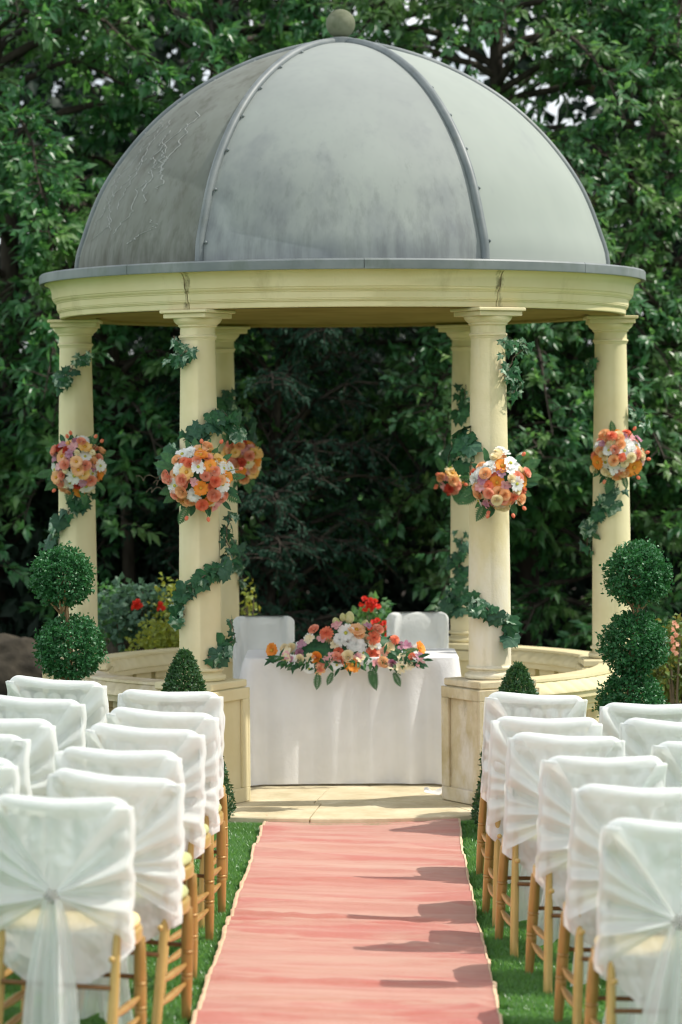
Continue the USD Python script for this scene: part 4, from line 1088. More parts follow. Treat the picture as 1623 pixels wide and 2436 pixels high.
def garland(label, col, runs, seed):
    """Ivy wound on a column: every leaf on its own, on a thin stem. runs: (points in the photograph, leaves, share of pale, share of big)."""
    rs = np.random.default_rng(seed)
    c = COLS[col]
    d0 = c[1] + 17.43
    t = thing("ivy_garland", label, "ivy garland", group="ivy garlands on the columns")
    for (pts, n, pale, big, spread) in runs:
        P = []
        for (u, v) in pts:
            q = at(u, v, d0 - 0.10)
            dx = q[0] - c[0]
            rr = 0.135
            dy = -math.sqrt(max(rr * rr - dx * dx, 0.0)) if abs(dx) < rr else 0.0
            q = at(u, v, d0 + dy)
            P.append(q)
        P = np.array(P)
        L = np.concatenate([[0], np.cumsum(np.linalg.norm(np.diff(P, axis=0), axis=1))])
        u = np.linspace(0, L[-1], max(8, len(P) * 4))
        line = np.stack([np.interp(u, L, P[:, k]) for k in range(3)], 1) + rs.normal(0, 0.004, (len(u), 3))
        put("vine_stem", tube(line, 0.0032, 5), "twig", t, smooth=60)
        for k in range(int(n * 1.5)):
            s = rs.uniform(0, L[-1])
            p = np.array([np.interp(s, L, P[:, q]) for q in range(3)]) + rs.normal(0, spread, 3) * [1, 0.7, 1]
            rad = p - c; rad[2] = 0; rn = np.linalg.norm(rad)
            if rn < 0.128:
                rad = rad / max(rn, 1e-6) * 0.13; p[:2] = c[:2] + rad[:2]
            out = rad / np.linalg.norm(rad)
            nrm = out * 0.8 + np.array([0, -0.7, 0.35]) + rs.normal(0, 0.55, 3)
            dn = np.array([0, 0, 1.0]) + rs.normal(0, 0.45, 3)
            z = nrm / np.linalg.norm(nrm)
            y = dn - z * (dn @ z); y /= np.linalg.norm(y)
            Rm = np.stack([np.cross(y, z), y, z], 1)
            isbig = rs.random() < big
            mat = "ivy_pale" if rs.random() < pale else ("ivy_blue" if rs.random() < 0.4 else "ivy")
            put("leaf", xf(ivy_leaf((0.086 if isbig else 0.056) * rs.uniform(0.78, 1.22), rs, isbig), Rm, p), mat, t, smooth=False)
    return t


garland("ivy garland wound down the left side column behind the box tree", "left side",
        [([(208, 806), (172, 832), (150, 868), (138, 905)], 15, 0.25, 0.1, 0.022), ([(205, 1140), (165, 1168), (135, 1205), (110, 1255)], 26, 0.3, 0.1, 0.026)], 31)
garland_path = garland("ivy garland in a broad spiral on the front left column", "front left",
        [([(398, 772), (414, 792), (428, 812), (402, 828)], 17, 0.45, 0.0, 0.02), ([(425, 1015), (455, 990), (490, 962), (520, 950), (545, 985)], 30, 0.1, 0.55, 0.024),
         ([(400, 1020), (392, 1050), (385, 1075)], 8, 0.1, 0.4, 0.022), ([(528, 1185), (520, 1235), (535, 1285)], 13, 0.2, 0.1, 0.018),
         ([(535, 1290), (500, 1305), (455, 1335), (420, 1365), (402, 1395), (425, 1412)], 38, 0.2, 0.25, 0.024), ([(528, 1425), (540, 1470), (510, 1495), (478, 1510), (492, 1518)], 15, 0.2, 0.25, 0.016)], 32)
tend = garland_path
for (u0, v0, sg) in ((312, 1102, 1), (336, 1130, 1), (352, 1112, -1)):
    q = np.linspace(0, 1, 26)
    P = np.array([at(u0 + (392 - u0) * w + 7 * math.sin(w * 14) * (1 - w), v0 + sg * 9 * math.sin(w * 17 + u0) * (1 - w) - 12 * w, 15.9) for w in q])
    put("tendril", tube(P, 0.0019, 4), "twig", tend, smooth=60)
garland("ivy on the back left column, showing past the front left column", "back left",
        [([(515, 905), (545, 945), (568, 985), (588, 1012)], 24, 0.15, 0.3, 0.026), ([(535, 1240), (550, 1300), (560, 1345)], 16, 0.45, 0.1, 0.022)], 33)
garland("pale tipped ivy garland on the front right column, bushy near its capital", "front right",
        [([(1158, 790), (1185, 795), (1212, 790), (1180, 826), (1166, 856), (1190, 880), (1178, 910)], 34, 0.6, 0.0, 0.022),
         ([(1062, 1003), (1080, 1018), (1058, 1045), (1066, 1078)], 17, 0.15, 0.6, 0.022), ([(1080, 1372), (1108, 1395), (1138, 1410), (1166, 1430), (1176, 1462)], 30, 0.3, 0.2, 0.020)], 34)
garland("ivy on the back right column, showing left of the front right column", "back right",
        [([(1072, 885), (1066, 925), (1060, 960)], 15, 0.3, 0.1, 0.022), ([(1040, 1020), (1030, 1060), (1045, 1090)], 16, 0.3, 0.3, 0.026), ([(1064, 1235), (1052, 1285), (1064, 1335), (1046, 1375), (1018, 1392)], 40, 0.25, 0.3, 0.03)], 35)
garland("thin ivy garland on the right side column, trailing left below its bouquet", "right side",
        [([(1452, 935), (1468, 955), (1482, 985)], 13, 0.4, 0.1, 0.022), ([(1422, 1110), (1395, 1145), (1372, 1185), (1352, 1225), (1350, 1265)], 28, 0.25, 0.1, 0.022), ([(1362, 820), (1352, 850), (1362, 880)], 8, 0.2, 0.0, 0.018)], 36)

# table arrangement
def arr_at(u, v, d):
    return at(u, v, min(d, 16.74 - 0.03 * (v - 1500) / 40) if v > 1503 else d)


rs = np.random.default_rng(44)
arr = thing("table_arrangement", "long low arrangement of white, peach and coral flowers on the white table", "flower arrangement")
AY = 16.95
oas = trimesh.creation.icosphere(3, 1.0)
c0 = at(802, 1512, AY)
put("moss_core", (oas.vertices * [0.30, 0.085, 0.125] * (1 + 0.12 * (meshkit.noise(oas.vertices * 4, 4) - 0.5))[:, None] + c0 + [0, 0, 0.03], oas.faces), "ivy", arr, smooth=True)
fixed = [("gerbera", "p_orange", 626, 1495, 0.044, (-0.6, -0.7, 0.1)), ("gerbera", "p_orange", 966, 1490, 0.044, (0.7, -0.4, 0.3)), ("gerbera", "p_peach", 820, 1448, 0.052, (0.1, -0.6, 0.9)),
         ("daisy", "p_white", 795, 1455, 0.052, (-0.2, -1, 0.4)), ("chrysanthemum", "p_white", 818, 1480, 0.060, (0, -1, 0.3)), ("chrysanthemum", "p_white", 782, 1470, 0.046, (-0.4, -1, 0.2)), ("rose", "p_peach", 826, 1456, 0.030, (0.1, -1, 0.4)),
         ("chrysanthemum", "p_coral", 750, 1455, 0.042, (-0.3, -1, 0.5)), ("chrysanthemum", "p_coral", 860, 1466, 0.042, (0.4, -1, 0.3)), ("gerbera", "p_orange", 810, 1528, 0.048, (0, -1, 0.35)), ("rose", "p_orange", 728, 1512, 0.032, (-0.4, -1, 0.2)),
         ("rose", "p_coral", 778, 1498, 0.026, (-0.1, -1, 0.3)), ("rose", "p_coral", 783, 1518, 0.024, (0, -1, 0)), ("rose", "p_cream", 800, 1510, 0.036, (0, -1, 0.2)), ("rose", "p_coral", 855, 1502, 0.034, (0.2, -1, 0.3)),
         ("lisianthus", "p_salmon", 878, 1500, 0.040, (0.3, -1, 0.4)), ("lisianthus", "p_pink", 752, 1520, 0.036, (-0.2, -1, 0.2)), ("lisianthus", "p_peach", 736, 1540, 0.034, (-0.2, -1, 0)), ("lisianthus", "p_cream", 920, 1535, 0.036, (0.3, -1, 0)),
         ("rose", "p_lilac", 690, 1503, 0.028, (-0.5, -1, 0.2)), ("lisianthus", "p_lilac", 695, 1482, 0.034, (-0.5, -0.8, 0.6)), ("lisianthus", "p_cream", 712, 1470, 0.034, (-0.4, -0.8, 0.5)), ("lisianthus", "p_lilac", 935, 1485, 0.034, (0.5, -0.9, 0.5)),
         ("chrysanthemum", "p_coral", 908, 1470, 0.032, (0.4, -0.8, 0.6)), ("rose", "p_lilac", 900, 1525, 0.024, (0.3, -1, 0)), ("lisianthus", "p_cream", 855, 1482, 0.032, (0.3, -1, 0.4)), ("daisy", "p_white", 835, 1500, 0.036, (0.1, -1, 0.3)),
         ("lisianthus", "p_cream", 770, 1482, 0.030, (-0.3, -1, 0.3)), ("lisianthus", "p_pink", 742, 1468, 0.034, (-0.4, -0.9, 0.6)), ("lisianthus", "p_pink", 775, 1440, 0.038, (-0.3, -0.6, 0.9)), ("rose", "p_salmon", 722, 1448, 0.030, (-0.5, -0.7, 0.8)),
         ("rose", "p_salmon", 868, 1448, 0.032, (0.4, -0.7, 0.8)), ("lisianthus", "p_cream", 660, 1498, 0.032, (-0.5, -0.9, 0.5)), ("rose", "p_coral", 948, 1512, 0.026, (0.5, -1, 0.2)), ("lisianthus", "p_cream", 940, 1530, 0.03, (0.4, -1, 0)),
         ("chrysanthemum", "p_white", 868, 1485, 0.026, (0.3, -1, 0.3)), ("lisianthus", "p_lilac", 845, 1440, 0.028, (0.3, -0.7, 0.9)), ("rose", "p_cream", 895, 1488, 0.028, (0.4, -1, 0.4)), ("rose", "p_peach", 880, 1520, 0.028, (0.2, -1, 0.1))]
for kind, mat, u, v, r, nrm in fixed:
    off = 0.10 * (1 - abs(u - 802) / 240) * (1 if v < 1525 else 1.15)
    add_flower(arr, kind, mat, arr_at(u, v, AY - off), nrm, r, rs)
for k in range(46):
    t = rs.uniform(-0.95, 0.95)
    hgt = (1 - abs(t)) ** 0.8
    u = 802 + t * 172; v = 1512 + rs.uniform(-1, 1) * 20 - hgt * rs.uniform(0, 72) + 14 * (1 - abs(t))
    kind, mat, r = [("rose", "p_salmon", 0.028), ("rose", "p_cream", 0.027), ("lisianthus", "p_pink", 0.031), ("lisianthus", "p_cream", 0.032), ("rose", "p_peach", 0.028), ("lisianthus", "p_lilac", 0.028), ("daisy", "p_white", 0.032), ("daisy", "p_white", 0.034)][rs.integers(8)]
    add_flower(arr, kind, mat, arr_at(u, v, AY + 0.03 - 0.11 * (1 - abs(t)) * rs.uniform(0.6, 1)), (t * 0.5, -1, 0.35 + rs.normal(0, 0.2)), r, rs)
for (u, v, L, tilt) in ((803, 1432, 0.085, 0.05), (778, 1440, 0.070, -0.45), (835, 1442, 0.060, 0.5), (790, 1428, 0.06, -0.15)):
    put("lily_bud", xf(bud(L * 0.42, rs), frame((tilt, -0.25, 1.0)), at(u, v, AY - 0.02)), "p_lily", arr, smooth=60)
for k in range(70):
    t = rs.uniform(-1, 1)
    u, v = 802 + t * 155, 1505 + rs.uniform(-6, 24) - 30 * (1 - abs(t)) * (rs.random() < 0.4)
    dvec = np.array([t * 0.9 + rs.normal(0, 0.35), -0.55, -0.25 + rs.normal(0, 0.4)])
    Rm = frame(np.array([rs.normal(0, 0.3), -0.7, 0.7]), dvec)
    put("leaf", xf(blade_leaf(rs.uniform(0.04, 0.068), rs.uniform(0.014, 0.022)), Rm, arr_at(u, v, AY - 0.07 * (1 - abs(t)))), "fern", arr, smooth=True)
for k in range(130):
    t = rs.uniform(-1, 1)
    top = 1512 - 78 * (1 - abs(t)) ** 0.9
    u, v = 802 + t * 172, rs.uniform(top, 1538 - 12 * abs(t))
    dvec = np.array([t * 0.8 + rs.normal(0, 0.6), -0.5, rs.normal(0.0, 0.6)])
    put("leaf", xf(blade_leaf(rs.uniform(0.045, 0.075), rs.uniform(0.016, 0.026)), frame(np.array([rs.normal(0, 0.4), -0.7, 0.5]), dvec), arr_at(u, v, AY + 0.045 - 0.10 * (1 - abs(t)))), "ivy", arr, smooth=True)
for (u, v, ax, az, L) in ((732, 1545, -0.1, -1, 0.10), (850, 1540, 0.35, -1, 0.12), (650, 1512, -1, -0.05, 0.09), (925, 1500, 1, 0.25, 0.10), (905, 1545, 0.5, -1, 0.09), (860, 1535, 0.0, -1, 0.10), (690, 1520, -0.8, -0.5, 0.09), (765, 1545, -0.4, -0.9, 0.08)):
    put("fern_frond", xf(frond(L, rs), frame((0.1, -1, 0.25), (ax, -0.25, az)), arr_at(u, v, AY - 0.11)), "fern", arr, smooth=60)


# ---------------------------------------------------------------- leaves in numbers
LT = np.array([(0, 0, 0), (0.42, 0.5, 0.06), (0.42, -0.5, 0.06), (0.46, 0, 0), (1, 0, -0.14)])
LF = np.array([(0, 3, 1), (0, 2, 3), (1, 3, 4), (3, 2, 4)])


def leaves(P, D, Nn, L, W):
    """A mesh of folded leaves: base points P, directions D, face normals Nn, lengths L and widths W."""
    P, D, Nn = np.asarray(P, float), np.asarray(D, float), np.asarray(Nn, float)
    x = D / np.linalg.norm(D, axis=1, keepdims=True)
    z = Nn - x * (Nn * x).sum(1, keepdims=True); z /= np.maximum(np.linalg.norm(z, axis=1, keepdims=True), 1e-9)
    y = np.cross(z, x)
    L = np.broadcast_to(L, (len(P),))[:, None, None]; W = np.broadcast_to(W, (len(P),))[:, None, None]
    v = P[:, None] + x[:, None] * (LT[None, :, :1] * L) + y[:, None] * (LT[None, :, 1:2] * W) + z[:, None] * (LT[None, :, 2:] * L)
    f = LF[None] + (np.arange(len(P)) * 5)[:, None, None]
    return v.reshape(-1, 3), f.reshape(-1, 3)


def ball_leaves(c, r, n, size, rs, squash=(1, 1, 1), shape=None):
    """Small clipped leaves on a ball; deeper leaves too, and a lumpy outline."""
    v = rs.normal(0, 1, (n, 3)); v /= np.linalg.norm(v, axis=1, keepdims=True)
    rad = r * (1 - 0.45 * rs.random(n) ** 1.8) * (0.74 + 0.54 * meshkit.fbm(v * 2.8 + c, 3, 5)) * (1 + 0.13 * (rs.random(n) < 0.10))
    P = c + v * rad[:, None] * np.array(squash)
    hole = meshkit.fbm(v * 4.5 + c * 3, 3, 8) > 0.37 - 0.5 * (rad < r * 0.62)
    P, v, n = P[hole], v[hole], int(hole.sum())
    D = v + rs.normal(0, 0.75, (n, 3)) + [0, 0, 0.25]
    Nn = v * 0.7 + rs.normal(0, 0.5, (n, 3)) + [0, 0, 0.5]
    return leaves(P, D, Nn, size * rs.uniform(0.7, 1.3, n), size * 0.78 * rs.uniform(0.8, 1.2, n))


def topiary(label, d, balls, stem_x, seed):
    rs = np.random.default_rng(seed)
    base = at(stem_x, 1700, d)
    z0 = float(ground_z(base[0], base[1]))
    t = thing("topiary_tree", label, "topiary", group="clipped box topiary trees")
    pot = lathe([(0.0, 0.0), (0.12, 0.0), (0.155, 0.26), (0.17, 0.265), (0.17, 0.30), (0.155, 0.30), (0.15, 0.285), (0.0, 0.285)], 32)
    put("pot", xf(pot, None, (base[0], base[1], z0)), "terracotta", t, smooth=35)
    cs = [at(u, v, d) for u, v, r in balls]
    zs = [z0 + 0.28] + [c[2] for c in cs[::-1]]
    for k in range(5):
        path = []
        for i, z in enumerate(np.linspace(zs[0], zs[-1], 14)):
            q = np.array([np.interp(z, [zs[0]] + [c[2] for c in cs[::-1]], [base[0]] + [c[0] for c in cs[::-1]]), base[1], z])
            sp = (0.012 + 0.016 * math.sin(i * 0.9 + k)) if k else 0.0
            path.append(q + [sp * math.cos(k * 1.3), sp * math.sin(k * 1.3), 0])
        put("stem", tube(path, 0.017 if k == 0 else rs.uniform(0.007, 0.011), 8), "bark", t, smooth=60)
    for c in cs:                                  # branches that fan out of the stem into each ball
        for k in range(9):
            a = rs.uniform(0, 2 * PI)
            p0 = np.array([c[0], base[1], c[2] - 0.20]); p2 = c + np.array([math.cos(a) * 0.11, math.sin(a) * 0.11, -0.06])
            put("branch", tube([p0, p0 * 0.5 + p2 * 0.5 + [0, 0, -0.01], p2], [0.009, 0.006, 0.004], 6), "bark", t, smooth=60)
    for (u, v, r), c in zip(balls, cs):
        rad = r * 1.0351 * d / FPX
        put("foliage_ball", ball_leaves(c, rad * 0.83, 7600, 0.0195, rs, (1.02, 1.0, 0.96)), "box_leaf", t, kind="stuff")


topiary("clipped box tree in tiers of balls left of the temple before its left column", 15.5, [(142, 1326, 80), (160, 1490, 90), (152, 1612, 46)], 156, 51)
topiary("clipped box tree in three balls right of the temple before its right column", 15.5, [(1466, 1321, 83), (1458, 1482, 86), (1452, 1612, 84)], 1458, 52)


def cone_bush(label, u, vtop, d, hw, seed, mat):
    rs = np.random.default_rng(seed)
    top = at(u, vtop, d)
    z0 = float(ground_z(top[0], top[1])); H = top[2] - z0
    t = thing("box_cone", label, "bush", (top[0], top[1], z0), group="clipped box cones by the pedestals")
    put("stem", tube([(0, 0, 0.0), (0.01, 0, H * 0.4), (0, 0, H * 0.8)], [0.02, 0.015, 0.008], 8), "bark", t, smooth=60)
    n = 13000
    h = 1 - rs.random(n) ** 0.80 * 0.97
    a = rs.uniform(0, 2 * PI, n)
    v = np.stack([np.cos(a), np.sin(a), np.zeros(n)], 1)
    prof = hw * np.minimum(1, (1 - h) ** 0.60 * 1.08) * (0.55 + 0.45 * sm(h, -0.05, 0.12))
    rad = prof * (1 - 0.35 * rs.random(n) ** 2) * (0.86 + 0.3 * meshkit.fbm(np.stack([np.cos(a) * 2, np.sin(a) * 2, h * 6], -1) + seed, 3, 5))
    P = v * rad[:, None] + np.stack([0 * h, 0 * h, h * H], 1)
    D = v * 0.8 + [0, 0, 0.7] + rs.normal(0, 0.6, (n, 3))
    put("foliage", leaves(P, D, v + rs.normal(0, 0.5, (n, 3)) + [0, 0, 0.4], 0.023 * rs.uniform(0.7, 1.3, n), 0.012), mat, t, kind="stuff")


cone_bush("clipped box cone with pale dry tips beside the front left pedestal", 424, 1496, 15.15, 0.235, 61, "box_leaf_dry")
cone_bush("clipped box cone beside the front right pedestal", 1190, 1528, 15.15, 0.235, 62, "box_leaf_dry")

# ---------------------------------------------------------------- planting behind the balustrade
def shrub(name, label, cat_, c, r, n, size, mat, seed, stems=8, squash=(1, 1, 1), wide=0.5):
    rs = np.random.default_rng(seed)
    t = thing(name, label, cat_, (c[0], c[1], 0.0))
    for k in range(stems):
        a = rs.uniform(0, 2 * PI); q = rs.uniform(0.3, 0.8)
        p2 = np.array([math.cos(a) * r * q, math.sin(a) * r * q, c[2] + r * rs.uniform(-0.2, 0.7)])
        put("stem", tube([(0, 0, 0.0), p2 * [0.35, 0.35, 0.6], p2], [0.012, 0.008, 0.004], 6), "twig", t, smooth=60)
    v = rs.normal(0, 1, (n, 3)); v /= np.linalg.norm(v, axis=1, keepdims=True)
    rad = r * rs.random(n) ** 0.45 * (0.55 + 0.9 * meshkit.fbm(v * 2.2 + seed, 3, 5))
    P = np.array([0, 0, c[2]]) + v * rad[:, None] * np.array(squash)
    P = P[P[:, 2] > 0.06]
    n = len(P)
    put("foliage", leaves(P, rs.normal(0, 0.7, (n, 3)) + [0, -0.2, -0.1], rs.normal(0, 0.5, (n, 3)) + [0, -0.5, 0.7], size * rs.uniform(0.7, 1.3, n), size * wide), mat, t, kind="stuff")
    return t


shrub("golden_shrub", "small golden leaved shrub in front of the stone trough at left", "shrub", at(380, 1480, 18.9), 0.20, 900, 0.036, "gold_leaf", 71, squash=(1.2, 1, 0.9), wide=0.8)
shrub("golden_climber", "yellow spotted upright shrub against the front left column", "shrub", at(395, 1425, 19.2), 0.18, 420, 0.042, "gold_leaf", 72, squash=(0.75, 0.8, 1.6), wide=0.75)
g = shrub("geranium", "grey leaved geranium with two red blooms at left behind the balustrade", "plant", at(320, 1415, 19.3), 0.25, 1000, 0.05, "grey_leaf", 73, squash=(1.1, 0.9, 1.0), wide=0.95)
for (u, v) in ((317, 1388), (369, 1394), (310, 1392)):
    p = at(u, v, 19.02) - np.array([at(320, 1415, 19.3)[0], at(320, 1415, 19.3)[1], 0])
    put("bloom", xf(cat([xf(star(0.019, np.random.default_rng(k)), frame((math.sin(k), -1, math.cos(k))), (0.018 * math.sin(k * 2.1), -0.01, 0.018 * math.cos(k * 2.1))) for k in range(5)]), None, p), "p_scarlet", g, smooth=60)
shrub("dark_shrub", "low dark green shrub at far left behind the left side column", "shrub", at(262, 1420, 19.6), 0.24, 900, 0.05, "laurel", 74)
g = shrub("red_geranium", "red geranium showing above the flowers behind the table", "plant", at(862, 1440, 19.6), 0.17, 500, 0.05, "laurel_pale", 75, wide=0.9)
o = np.array([at(862, 1440, 19.6)[0], at(862, 1440, 19.6)[1], 0])
for (u, v, s) in ((838, 1384, 5), (852, 1388, 6), (862, 1390, 5), (846, 1396, 4), (868, 1434, 4), (884, 1440, 5), (880, 1456, 4), (858, 1438, 3)):
    p = at(u, v, 19.35) - o
    put("bloom", xf(cat([xf(star(0.022, np.random.default_rng(k + u)), frame((math.sin(k * 1.7), -1, math.cos(k * 1.7))), (0.022 * math.sin(k * 2.1), -0.01, 0.022 * math.cos(k * 2.1))) for k in range(s)]), None, p), "p_scarlet", g, smooth=60)
shrub("sprig_shrub", "thin stemmed sprigs of yellow leaves right of the back left column", "shrub", at(572, 1395, 19.7), 0.13, 90, 0.04, "gold_leaf", 76, stems=5, squash=(0.5, 0.5, 1.7), wide=0.7)
shrub("amber_shrub", "amber and yellow leaved shrub at the right edge behind the box tree", "shrub", at(1560, 1540, 17.4), 0.30, 1500, 0.045, "amber_leaf", 77, squash=(0.9, 1, 1.1), wide=0.7)
g = shrub("flower_spike", "salmon pink flower spike rising over the amber shrub", "plant", at(1552, 1470, 17.2), 0.10, 120, 0.04, "amber_leaf", 78, stems=3, squash=(0.5, 0.5, 1.5))
o = np.array([at(1552, 1470, 17.2)[0], at(1552, 1470, 17.2)[1], 0])
for k in range(11):
    put("bloom", xf(star(0.016, np.random.default_rng(k)), frame((math.sin(k), -1, 0.3)), at(1550 + 6 * math.sin(k * 2), 1432 + k * 7, 17.1) - o), "p_salmon", g, smooth=60)


def rock(label, c, size, seed):
    s = trimesh.creation.icosphere(4, 1.0)
    v = s.vertices * (0.72 + 0.6 * meshkit.fbm(s.vertices * 1.5 + seed * 3.1, 4, seed))[:, None]
    v = np.sign(v) * np.abs(v) ** 0.85
    put("rock", (v * size + c, s.faces), "rock", smooth=35, label=label, category="rock", group="rocks in the border")


tr = thing("stone_trough", "rough stone trough among the plants behind the left balustrade", "trough", at(330, 1500, 19.4) * [1, 1, 0])
body = bbox(0.40, 0.34, 0.42, 0.03, (0, 0, 0.28))
sv = body.subdivide().subdivide().subdivide()
sv.vertices += (meshkit.fbm(sv.vertices * 9, 4, 2) - 0.5)[:, None] * 0.04 * np.sign(sv.vertices - sv.centroid)
sv.vertices[:, 0] *= 0.82 + 0.36 * (sv.vertices[:, 2] - 0.28) / 0.42
put("basin", sv, "rock", tr, smooth=30)
put("foot", bbox(0.30, 0.26, 0.30, 0.02, (0, 0, 0.0)), "rock", tr, smooth=30)
rock("rounded rock toned dark for tree shade in the border left of the box tree", at(20, 1530, 20.6) * [1, 1, 0] + [0, 0, 0.28], np.array([0.34, 0.3, 0.36]), 1)
rock("low rock toned dark for tree shade beside the stone trough", at(262, 1500, 20.0) * [1, 1, 0] + [0, 0, 0.36], np.array([0.30, 0.25, 0.34]), 2)

# ---------------------------------------------------------------- trees behind
def tree(name, label, base, height, spread, limbs, mat, seed, leaf=(0.10, 0.036), lo=0.7, per=20, nl=14, droop=0.5, group=None, up=0.25, front=0.55, crown_z=None):
    """Tapered trunk, arching limbs, and drooping sprays of leaves along the outer part of every limb."""
    rs = np.random.default_rng(seed)
    t = thing(name, label, "tree", (base[0], base[1], 0.0), group=group)
    zz = np.linspace(0, height, 12)
    axis = np.stack([0.12 * np.sin(zz * 0.7 + seed), 0.12 * np.cos(zz * 0.6 + seed), zz], 1)
    put("trunk", tube(axis, (0.085 if height > 5 else 0.04) * (1 - 0.8 * zz / height) + 0.02, 12), "bark_dark", t, smooth=60)
    P, D, Nn, LL, limb_meshes = [], [], [], [], []
    for k in range(limbs):
        h = lo + (height - lo) * (k + rs.random()) / limbs
        a = rs.uniform(0, 2 * PI)
        if rs.random() < front:
            a = rs.uniform(PI, 2 * PI)
        sp = spread * (1.0 - 0.25 * max(0, (h - 0.5 * height) / (0.5 * height))) * rs.uniform(0.65, 1.12)
        dv = np.array([math.cos(a), math.sin(a), 0])
        u = np.linspace(0, 1, 10)
        p0 = np.array([np.interp(h, zz, axis[:, 0]), np.interp(h, zz, axis[:, 1]), h])
        rise = sp * (up + rs.normal(0, 0.08))
        line = p0 + dv * (sp * u)[:, None] + np.array([0, 0, 1]) * (rise * np.sin(u * PI * 0.62) - droop * sp * u ** 2.4)[:, None] + np.cumsum(rs.normal(0, 0.018, (10, 3)), 0)
        limb_meshes.append(tube(line, 0.032 * (1 - 0.86 * u) * (0.6 + 0.25 * sp), 6))
        side = np.array([-dv[1], dv[0], 0])
        for q in range(per):
            s = 0.26 + 0.74 * (q + rs.random()) / per
            c = np.array([np.interp(s, u, line[:, j]) for j in range(3)])
            tw = dv * rs.uniform(0.2, 0.9) + side * rs.normal(0, 0.9) + np.array([0, 0, rs.normal(-0.05, 0.35)])
            tw /= np.linalg.norm(tw)
            tl = rs.uniform(0.10, 0.34)
            tip = c + tw * tl + np.array([0, 0, -0.10 * tl])
            limb_meshes.append(tube([c, (c + tip) / 2 + [0, 0, 0.02], tip], [0.006, 0.0045, 0.002], 4, cap=False))
            m = nl + rs.integers(-3, 4)
            g_ = rs.uniform(0.3, 1.12, m)
            b = c + (tip - c) * g_[:, None]
            rad = rs.normal(0, 1, (m, 3)); rad -= tw * (rad @ tw)[:, None]; rad /= np.linalg.norm(rad, axis=1, keepdims=True)
            d_ = tw * 0.65 + rad * 0.75 + np.array([0, 0, -0.34])
            P.append(b); D.append(d_); Nn.append(np.array([0, 0, 1.0]) * 0.75 + rad * 0.3 + dv * 0.55 + tw * 0.25 + rs.normal(0, 0.36, (m, 3))); LL.append(leaf[0] * rs.uniform(0.7, 1.3, m))
    put("limbs", cat(limb_meshes), "bark_dark", t, smooth=60)
    P, D, Nn, LL = np.vstack(P), np.vstack(D), np.vstack(Nn), np.concatenate(LL)
    ok = P[:, 2] > 0.15
    put("crown", leaves(P[ok], D[ok], Nn[ok], LL[ok], LL[ok] * leaf[1] / leaf[0]), mat, t, kind="stuff")
    return t


tree("laurel_tree", "glossy green laurel tree with drooping leaves at the left edge", (-2.7, 5.6), 6.6, 2.2, 64, "laurel", 81, lo=1.0, per=33, leaf=(0.10, 0.041))
tree("laurel_tree", "green laurel tree showing above the left shoulder of the dome", (-0.9, 6.6), 6.9, 2.3, 66, "laurel", 82, lo=1.0, per=33, leaf=(0.10, 0.041))
tree("laurel_tree", "bright leaved laurel tree behind the right shoulder of the dome", (1.35, 6.2), 6.8, 2.3, 70, "laurel_pale", 83, lo=1.9, per=34, leaf=(0.088, 0.037))
tree("laurel_tree", "dark green laurel tree at the right edge behind the right column", (3.1, 6.7), 6.2, 2.2, 56, "laurel", 84, lo=0.9, per=30, leaf=(0.088, 0.037))
tree("copper_tree", "rust brown leaved tree in the top right corner", (3.9, 8.6), 8.0, 2.2, 50, "rust_leaf", 85, lo=3.2, per=24, leaf=(0.08, 0.04))
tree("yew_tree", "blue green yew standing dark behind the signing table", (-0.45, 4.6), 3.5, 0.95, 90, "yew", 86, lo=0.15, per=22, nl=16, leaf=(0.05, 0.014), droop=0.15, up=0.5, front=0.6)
tree("silver_shrub_tree", "pale speckled small tree behind the temple between the right columns", (0.95, 5.0), 3.7, 1.15, 46, "laurel_pale", 87, lo=0.9, per=22, leaf=(0.08, 0.035), droop=0.35)
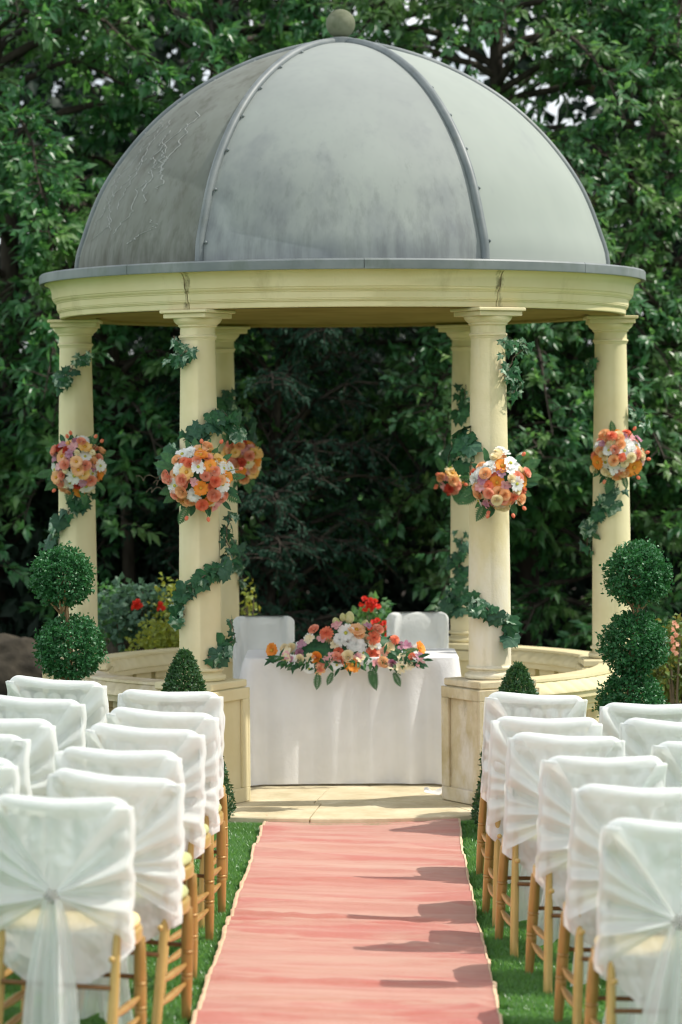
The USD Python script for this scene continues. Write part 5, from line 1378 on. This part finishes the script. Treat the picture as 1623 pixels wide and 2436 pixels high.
tree("laurel_tree", "low dark laurel behind the right hand balustrade", (1.9, 5.4), 3.0, 1.3, 40, "laurel", 88, lo=0.3, per=22)
tree("laurel_tree", "hanging laurel boughs between the two left columns", (-1.75, 5.0), 3.9, 1.35, 34, "laurel", 89, lo=1.7, per=20, leaf=(0.10, 0.042), droop=0.75)

# the wood farther back reads as one dark mass, with gaps high up where the sky shows
rs = np.random.default_rng(90)
n = 60000
P = np.stack([rs.uniform(-9, 9, n), rs.uniform(10.0, 15.0, n), rs.uniform(0.0, 1, n) ** 0.8 * 7.6], 1)
gap = meshkit.fbm(P * [0.55, 0.25, 0.55] + 3.0, 3, 9)
low = P[:, 2] < 3.0 + 1.2 * meshkit.noise(P * [0.5, 0.0, 0.0], 2)
keep = low | (gap > 0.40)
P = P[keep]; n = len(P)
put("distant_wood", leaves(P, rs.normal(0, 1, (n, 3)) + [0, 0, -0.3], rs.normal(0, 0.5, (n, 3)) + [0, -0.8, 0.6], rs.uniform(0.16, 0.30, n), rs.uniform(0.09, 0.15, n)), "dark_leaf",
    label="dark wood that closes the view behind the laurels", kind="stuff", category="wood")

n = 26000
P = np.stack([rs.uniform(-4.5, 4.5, n), rs.uniform(7.6, 9.8, n), rs.random(n) * 3.4], 1)
P = P[P[:, 2] < 1.6 + 2.2 * meshkit.fbm(P * [0.8, 0.3, 0.0], 3, 12)]
m = 9000
Q = np.stack([rs.uniform(-4.2, -0.6, m), rs.uniform(4.9, 6.6, m), rs.random(m) * 2.6], 1)
Q = Q[Q[:, 2] < 0.5 + 3.0 * meshkit.fbm(Q * [1.1, 0.4, 0.0] + 7, 3, 13)]
P = np.vstack([P, Q]); n = len(P)
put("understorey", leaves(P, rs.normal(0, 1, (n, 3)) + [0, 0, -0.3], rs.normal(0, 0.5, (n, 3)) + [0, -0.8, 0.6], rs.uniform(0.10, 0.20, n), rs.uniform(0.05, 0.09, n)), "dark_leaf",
    label="dark undergrowth between the trunks of the laurels", kind="stuff", category="undergrowth")
